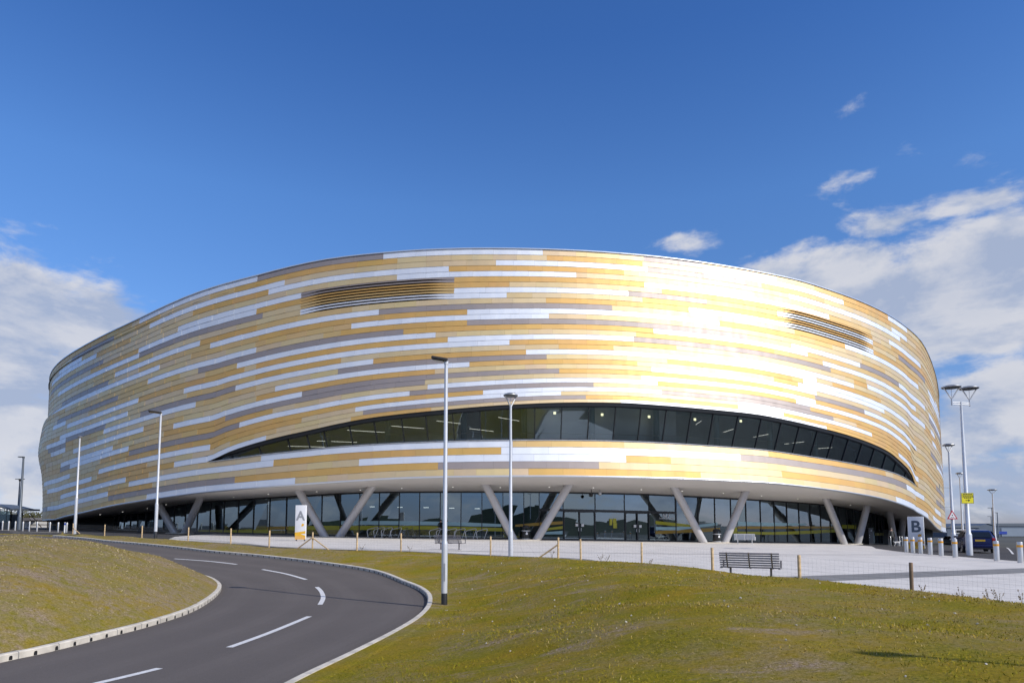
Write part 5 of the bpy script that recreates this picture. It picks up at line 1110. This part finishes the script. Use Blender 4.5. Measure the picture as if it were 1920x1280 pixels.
def person(label, jack, trou, hat, bow, arms):
    t = thing('person', label, 'person')
    # joints (facing -y): pelvis, waist, chest, neck, head base, crown ; bow = forward lean
    def s_(z): return -bow*max(0, z-.95)**1.5
    J = [((0,0,.96),(.155,.115)), ((0,s_(1.12),1.12),(.145,.105)), ((0,s_(1.33),1.33),(.175,.12)), ((0,s_(1.46),1.46),(.11,.085)), ((0,s_(1.53)-.02*bow,1.53),.055), ((0,s_(1.6)-.1*bow-.01,1.60-.02*bow),(.074,.088)), ((0,s_(1.68)-.16*bow,1.70-.05*bow),(.07,.082))]
    E_ = [(0,1),(1,2),(2,3),(3,4),(4,5),(5,6)]
    for s in (-1, 1):
        b0 = len(J); J += [((s*.10,.01,.86),.095), ((s*.11,-.02,.48),.062), ((s*.115,.02,.10),.042), ((s*.125,-.10,.045),(.045,.035)), ((s*.13,-.19,.03),(.036,.025))]; E_ += [(0,b0),(b0,b0+1),(b0+1,b0+2),(b0+2,b0+3),(b0+3,b0+4)]
        b0 = len(J); sh, el, wr, hd = arms; f = lambda p: (s*p[0], p[1]+s_(1.4)*(1 if p[2] > 1.2 else .6), p[2])
        J += [(f(sh),.058), (f(el),.046), (f(wr),.034), (f(hd),(.032,.022))]; E_ += [(3,b0),(b0,b0+1),(b0+1,b0+2),(b0+2,b0+3)]
        hx = Vector(f(hd)); wv = Vector(f(wr)); dr = (hx-wv).normalized()
        for q in range(5):
            n0 = len(J); of = Vector((s*(-.03+.015*q), 0, 0)) if q < 4 else Vector((-s*.035, -.03, .01))
            ln = (.055,.065,.06,.048,.04)[q]; J += [(tuple(hx+of*.9+dr*.02), .009), (tuple(hx+of+dr*(.02+ln)+Vector((0,-.012,0))), .008)]; E_ += [(b0+3,n0),(n0,n0+1)]
    zt = 1.50-.0*bow
    def pick(c):
        if c.z > 1.49: return 2
        if c.z < .13: return 3
        rr_ = abs(c.x)
        if rr_ < .21 and c.z < .93: return 1
        if c.z < arms[2][2]+.0 and (rr_ > .21 or c.y < -.2) and c.z < 1.06: return 2
        return 0
    body = skin_body('body', J, E_, [M[jack], M[trou], M['skin'], M['black']], pick, t)
    hy = s_(1.64)-.13*bow; hz = 1.655-.04*bow
    b_ = MB(); b_.lathe([(.088,-.01),(.094,.03),(.088,.075),(.06,.115),(.01,.128)], 16, (0, hy+.01, hz+.01)); 
    if hat == 'cap': b_.box((0, hy-.11, hz+.02), (.13,.10,.014), (radians(12+20*bow),0,0), 0, .006)
    b_.build('cap' if hat == 'cap' else 'hair', M['cap' if hat == 'cap' else 'hair'], t, smooth=True)
    b_ = MB(); b_.add([(0,hy-.108,hz-.035),(-.014,hy-.08,hz-.055),(.014,hy-.08,hz-.055),(0,hy-.08,hz-.005)], [(0,1,3),(0,3,2),(0,2,1),(1,2,3)])
    for s in (-1, 1): b_.box((s*.080,hy+.005,hz-.03), (.018,.035,.055), None, 0, .006)
    b_.build('nose_and_ears', M['skin'], t)
    b_ = MB()
    for s in (-1, 1): b_.box((s*.03,hy-.083,hz-.008), (.018,.008,.009))
    b_.box((0,hy-.082,hz-.078), (.04,.008,.008)); b_.build('eyes_and_mouth', M['dog_dk'], t)
    return t
pm = person('person in black jacket and black cap bending over a bicycle at the cycle stands', 'jacket_k', 'trouser', 'cap', .75, ((.19,0,1.40),(.27,-.10,1.14),(.14,-.34,1.02),(.09,-.42,.99)))
h = hit(826,1005,-5.6); place(pm, (h[2], h[3], P(h[2], h[3])), radians(8))
pw_ = person('person in olive grey jacket seen from behind near sign B, arms hanging', 'jacket_g', 'trouser_g', 'hair', .12, ((.20,0,1.41),(.255,.02,1.13),(.27,-.05,.90),(.27,-.07,.83)))
x, d = (1673-960)/FOC*49.5, 49.5; q = ground_at(1673,1023); d = q[1]; x = q[0]; place(pw_, (x, d, P(x, d)), radians(165))
dog = thing('dog', 'small white dog standing at the feet of the person in olive grey', 'dog')
J = [((.0,0,.36),(.085,.095)),((.18,0,.37),(.095,.11)),((.27,0,.43),(.06,.065)),((.33,0,.50),(.058,.058)),((.42,0,.475),(.032,.03)),((-.20,0,.37),(.078,.085)),((-.28,0,.42),.02),((-.33,0,.53),.014)]
E_ = [(0,1),(1,2),(2,3),(3,4),(0,5),(5,6),(6,7)]
for s in (-1, 1):
    k = len(J); J += [((.18,s*.06,.27),.04),((.19,s*.065,.14),.022),((.185,s*.065,.03),.02),((.215,s*.065,.018),.02)]; E_ += [(1,k),(k,k+1),(k+1,k+2),(k+2,k+3)]
    k = len(J); J += [((-.19,s*.065,.29),.055),((-.14,s*.07,.20),.032),((-.24,s*.07,.11),.019),((-.22,s*.07,.025),.018),((-.19,s*.07,.016),.019)]; E_ += [(5,k),(k,k+1),(k+1,k+2),(k+2,k+3),(k+3,k+4)]
skin_body('body', J, E_, [M['dog']], lambda c: 0, dog)
b_ = MB()
for s in (-1, 1): b_.add([(.29,s*.035,.54),(.35,s*.045,.54),(.31,s*.07,.47)], [(0,1,2)])
b_.build('ears', M['dog'], dog); b_ = MB(); b_.box((.452,0,.482), (.02,.025,.02), None, 0, .008); b_.build('nose', M['dog_dk'], dog)
place(dog, (x+.05, d-.75, P(x, d-.75)), radians(-8))
# low guard hoops either side of the person
for k, (px, dd) in enumerate(((1664.5,.2),(1681,.5),(1686,1.6))):
    xx = (px-960)/FOC*(d+dd); b_ = MB(); b_.tube([(-.35,0,-.1),(-.35,0,.85),(-.28,0,.95),(.28,0,.95),(.35,0,.85),(.35,0,-.1)], .022, 8); o = b_.build('cycle_stand', M['steel'], None, smooth=True)
    place(o, (xx, d+dd, P(xx, d+dd)), radians(75)); tag(o, 'plain steel hoop stand '+('left of the person in olive grey','right of the person in olive grey','nearest the bollard row beside the person in olive grey')[k], 'cycle stand', 'plain hoop stands near sign B')
# ------------------------------------------------------------------ cars
def car(label, paint):
    t = thing('car', label, 'car')
    # stations along y (rear at 0): y, z_bottom, z_belt, z_roof, half width sill, belt, roof
    S = [(0,.42,.80,.86,.74,.76,.60),(.05,.30,.92,.98,.80,.82,.66),(.25,.24,.97,1.30,.84,.85,.62),(.55,.22,.98,1.44,.86,.87,.63),(1.4,.22,.97,1.49,.87,.88,.64),(2.2,.22,.95,1.46,.87,.88,.64),(2.75,.22,.94,1.22,.87,.87,.66),(3.15,.22,.93,.97,.86,.86,.74),(3.8,.24,.84,.87,.84,.83,.70),(4.1,.30,.72,.75,.78,.76,.62),(4.18,.42,.62,.64,.70,.68,.55)]
    def ring(s): y, zb, zk, zr, a, c, r_ = s; return [(-a*.9,y,zb),(-a,y,zb+.12),(-a-.01,y,(zb+zk)/2),(-c,y,zk),(-r_-.02,y,zr-.05),(-r_+.08,y,zr),(r_-.08,y,zr),(r_+.02,y,zr-.05),(c,y,zk),(a+.01,y,(zb+zk)/2),(a,y,zb+.12),(a*.9,y,zb)]
    b_ = MB(); R_ = [ring(s) for s in S]; n = 12; vs = [p_ for r_ in R_ for p_ in r_]; fs = []
    for i in range(len(S)-1):
        for k in range(n): fs.append((i*n+k, i*n+(k+1) % n, (i+1)*n+(k+1) % n, (i+1)*n+k))
    fs.append(tuple(range(n))[::-1]); fs.append(tuple((len(S)-1)*n+k for k in range(n))); b_.add(vs, fs); body = b_.build('body', M[paint], t, smooth=True)
    o_ = .012
    def quad(name, pts, m, par=t): b_ = MB(); b_.face(pts); return b_.build(name, M[m], par, fix=False)
    quad('rear_window', [(-.64,.055-.05,1.0),(.64,.055-.05,1.0),(.53,.30-.04,1.34),(-.53,.30-.04,1.34)], 'carglass')
    quad('windscreen', [(.66,3.10+.05,1.0),(-.66,3.10+.05,1.0),(-.55,2.34+.06,1.43),(.55,2.34+.06,1.43)], 'carglass')
    for s in (-1, 1):
        for a, c in ((.35,1.25),(1.35,2.25)):
            quad('side_window', [(s*(.885),a,1.0),(s*(.885),c+(.35 if c > 2 else 0),1.0),(s*.685,c,1.40),(s*.685,a+.12,1.40)], 'carglass')
        b_ = MB(); b_.box((s*.70,.03,.84), (.17,.09,.26), None, 0, .02); b_.build('tail_lamp', M['tail'], t, smooth=True)
        b_ = MB(); b_.box((s*.58,4.08,.66), (.26,.12,.13), None, 0, .03); b_.build('headlamp', M['headlamp'], t, smooth=True)
        b_ = MB(); b_.box((s*1.0,2.55,1.0), (.18,.10,.13), None, 0, .03); b_.build('mirror', M[paint], t, smooth=True)
        for y in (.72, 3.35):
            b_ = MB(); b_.tube([(s*.66,y,.30),(s*.87,y,.30)], .30, 20); wv = b_.build('wheel', M['tyre'], t, smooth=True); b_ = MB(); b_.tube([(s*.86,y,.30),(s*.885,y,.30)], .19, 16); b_.build('rim', M['rim'], wv, smooth=True)
    b_ = MB(); b_.box((0,-.015,.44), (1.50,.10,.20), None, 0, .04); b_.build('rear_bumper', M[paint], t, smooth=True)
    b_ = MB(); b_.box((0,-.03,.30), (1.3,.06,.10), None, 0, .02); b_.build('bumper_valance', M['black'], t)
    b_ = MB(); b_.box((0,-.005,.80), (.52,.03,.11)); b_.build('number_plate', M['plate_y'], t)
    b_ = MB(); b_.box((0,4.17,.46), (1.2,.08,.18), None, 0, .03); b_.build('front_grille', M['black'], t)
    return t
cb = car('dark blue hatchback seen from the rear behind the twin lamp post', 'carblue'); q = ground_at(1832,1036); d = 45.3; x = (1833-960)/FOC*d; place(cb, (x, d, P(x, d)), radians(-26)); cb.scale = (1.06,1.06,1.03)
cs = car('silver car facing the viewer in the distance under the arena edge', 'carsilver'); d = 92; x = (1775-960)/FOC*d; place(cs, (x, d, P(x, d)+.0), radians(172))
# ------------------------------------------------------------------ sheds, shelter, far trees and house
def shed(label, px0, px1, ty, d, eave, depth, m, gable):
    x0, x1 = at(px0, 1000, d)[0], at(px1, 1000, d)[0]; zt = at(px0, ty, d)[2]; zb = P(70, 100)-.1; t = thing('shed', label, 'building', ((x0+x1)/2, d, zb)); W = x1-x0; H = zt-zb; E_ = H*eave
    b_ = MB()
    if gable: b_.prism([(-W/2,0),(-W/2+gable,0),(-W/2+gable,E_),(-W/2+gable/2,H*.96),(-W/2,E_)], 0, depth); b_.box((gable/2,depth/2,E_/2), (W-gable-.02,depth,E_))
    else: b_.box((0,depth/2,E_/2), (W,depth,E_))
    b_.build('wall', M[m], t)
    b_ = MB()
    if gable: b_.prism([(-W/2+gable*.5,H*.97),(W/2,H),(W/2,E_+.02),(-W/2+gable,E_+.02)], -.15, depth*.9)
    else: b_.prism([(-W/2+W*.12,H),(W/2,H),(W/2+.2,E_+.02),(-W/2-.3,E_+.02)], -.2, depth)
    b_.build('roof', M['shed_roof'], t)
    b_ = MB(); b_.box((0,-.06,H*.12), (W*.98,.1,H*.24)); b_.build('base_band', M['shed_dk'], t)
    return t, W, H
s1, W, H = shed('grey single storey shed with white framed windows behind the blue car', 1776, 1836, 984.5, 150, .84, 14, 'shed', 0)
for u in (-.14, .07, .26):
    b_ = MB(); b_.box((u*W,-.08,H*.62), (1.5,.1,.9)); f_ = b_.build('window', M['winframe'], s1); b_ = MB(); b_.box((u*W,-.14,H*.62), (1.15,.05,.6)); b_.build('pane', M['dark_pane'], f_)
s2, W, H = shed('long blue grey shed with gabled end and blue board at far right', 1836, 1990, 980, 158, .82, 20, 'shed', 3.9)
b_ = MB(); b_.box((W*.08,-.05,H*.46), (W*.62,.06,H*.5)); b_.build('wall_panel', M['shed_lt'], s2)
b_ = MB(); b_.box((-W/2+5.4,-.12,H*.44), (1.85,.06,.62)); b_.build('sign_board', M['blue_sign'], s2)
b_ = MB(); b_.box((W*.0,-.4,H*.16), (W*.5,.06,.10)); b_.build('rail', M['winframe'], s2)
# dark glazed shelter
x0 = at(-60,960,80)[0]; x1 = at(53,953,80)[0]; zb = P(-56, 80); t = thing('shelter', 'dark glazed shelter with gently curved roof at far left', 'shelter', ((x0+x1)/2, 80, zb)); W = x1-x0
b_ = MB(); n = 12; top = []
for k in range(n+1):
    u = k/n; px_ = -60+113*u; y_ = 953.5 if px_ > 42 else 953.5-9.5*sin(min(1, (42-px_)/55)*pi/2); top.append((-W/2+W*u, at(px_, y_, 80)[2]-zb))
b_.prism(top+[(a, z-.20) for a, z in top[::-1]], -2.0, 2.0); b_.build('roof', M['lamp_post_dk'], t)
for k in range(9):
    b_ = MB(); u = -W/2+.4+k*(W-1.6)/8; b_.box((u,-.8 if k % 2 else .8,1.2), (.09,.09,2.5)); b_.build('post', M['frame'], t)
b_ = MB(); b_.box((-.6,-.85,1.45), (W-1.8,.02,1.3)); b_.build('glazing', M['screen'], t)
b_ = MB(); b_.box((-.6,-.82,.38), (W-1.6,.16,.80)); b_.build('low_wall', M['shed_dk'], t)
b_ = MB(); b_.box((-.6,.9,.9), (W-1.8,.10,1.7)); b_.build('back_wall', M['lamp_post_dk'], t)
b_ = MB(); b_.box((.9,-.2,2.45), (1.2,.2,.05)); b_.build('light_strip', M['lamp_on'], t)
# house
hx = at(49,980,140); t = thing('house', 'small pale outbuilding with grey roof in front of the brown trees', 'building', (hx[0], 140, P(-56,90)-.6)); b_ = MB(); b_.box((0,3,1.0), (2.4,4,2.0)); b_.build('wall', M['house'], t); b_ = MB(); b_.prism([(-1.4,2.0),(1.4,2.0),(.9,2.6),(-.9,2.6)], -.4, 5); b_.build('roof', M['roof'], t)
for u in (-.5, .6):
    b_ = MB(); b_.box((u,-.03,1.1), (.4,.06,.7)); b_.build('window', M['dark_pane'], t)
def tree(label, px, ty, d, R, m, group, seed, squash=.8, n=900):
    q = at(px, ty, d); zb = P(-56, 90)-.7; H = q[2]-zb; t = thing('tree', label, 'tree', (q[0], d, zb), 0, group); rr = random.Random(seed); b_ = MB()
    b_.tube([(0,0,-.3),(.1,0,H*.4),(0,.1,H*.75)], [.22,.16,.05], 7)
    for k in range(6): a = rr.uniform(0,2*pi); b_.tube([(0,0,H*.3+k*.1*H*.5), (R*.7*cos(a),R*.7*sin(a),H*(.5+.07*k))], [.09,.02], 5)
    b_.build('trunk', M['bark'], t); b_ = MB()
    cl = [(rr.gauss(0,.45)*R, rr.gauss(0,.4)*R, H*rr.uniform(.35,.86)) for _ in range(14)]
    for _ in range(n):
        c = rr.choice(cl); s = R*.38; p = Vector((c[0]+rr.gauss(0,s*.6), c[1]+rr.gauss(0,s*.6), c[2]+rr.gauss(0,s*.45)))
        if p.z > H: p.z = H-rr.random()*.3
        E0 = Euler((rr.uniform(0,6),rr.uniform(0,6),0)).to_matrix(); w_ = rr.uniform(.10,.26); b_.face([p+E0@Vector((-w_,0,0)), p+E0@Vector((0,-w_*.6,0)), p+E0@Vector((w_,0,0)), p+E0@Vector((0,w_*.6,0))])
    b_.build('crown', M[m], t, fix=False)
for k, (px, ty, R, lb) in enumerate(((8,950,5,'leafless brown tree partly behind the shelter roof'),(44,962,3.6,'rounded brown tree just right of the shelter roof end'),(57,957,3.8,'tallest brown tree between the shelter and the arena'),(69,961,3.4,'brown tree touching the left edge of the arena'),(-14,958,5,'brown tree behind the shelter at the left picture edge'))):
    tree(lb, px, ty, 150+k*3, R, 'leaf', 'winter trees on the far left skyline', k)
# lamp post that stands just right of the view and throws its shadow on the near grass
dx, dy = 4.15+10.0*.815, 7.4-10.0*.58; dup(near_lamp, (dx, dy, tz(dx, dy)), radians(20), 'lamp post out of view at right, known by its long shadow across the near grass')
# dry weeds along the fence
for k, (px, d, hh) in enumerate(((1034,31,.45),(1125,29,.40),(1136,29,.34),(1216,26.5,.30),(1650,18,.42),(1663,18,.3),(1720,16.6,.34),(1790,15.4,.4),(1843,14.6,.36),(1862,14.4,.42),(1905,13.8,.36),(680,36.8,.4),(770,36,.45))):
    x = (px-960)/FOC*d; rr = random.Random(k); b_ = MB()
    for q in range(6):
        a = rr.uniform(0,6.28); l_ = hh*rr.uniform(.5,1); tp = (l_*.45*cos(a), l_*.3*sin(a), l_); b_.tube([(0,0,-.05), (tp[0]*.4,tp[1]*.4,l_*.6), tp], [.004,.003,.002], 4)
        for w_ in range(3): c = Vector(tp)*rr.uniform(.6,1); b_.face([c+Vector((-.02,0,0)), c+Vector((0,0,.015)), c+Vector((.02,0,.01)), c+Vector((0,.01,-.012))])
    o = b_.build('weed', M['weed'], None, fix=False); o.location = (x, d, tz(x, d)); nm = ('in front of the entrance left post','left of the post before the doors','second clump left of the post before the doors','right of the post before the doors','left of the last right-hand post','second clump left of the last right-hand post','just right of the last right-hand post','further right at the grass edge under the twin lamp','near the right picture edge, under the blue car','near the right picture edge, right of the blue car','at the right picture edge','beside the plain post left of the tall lamp post','right of the post left of the tall lamp post')[k]
    tag(o, 'dry weed stems '+nm, 'weed', 'dry weeds along the grass edge')
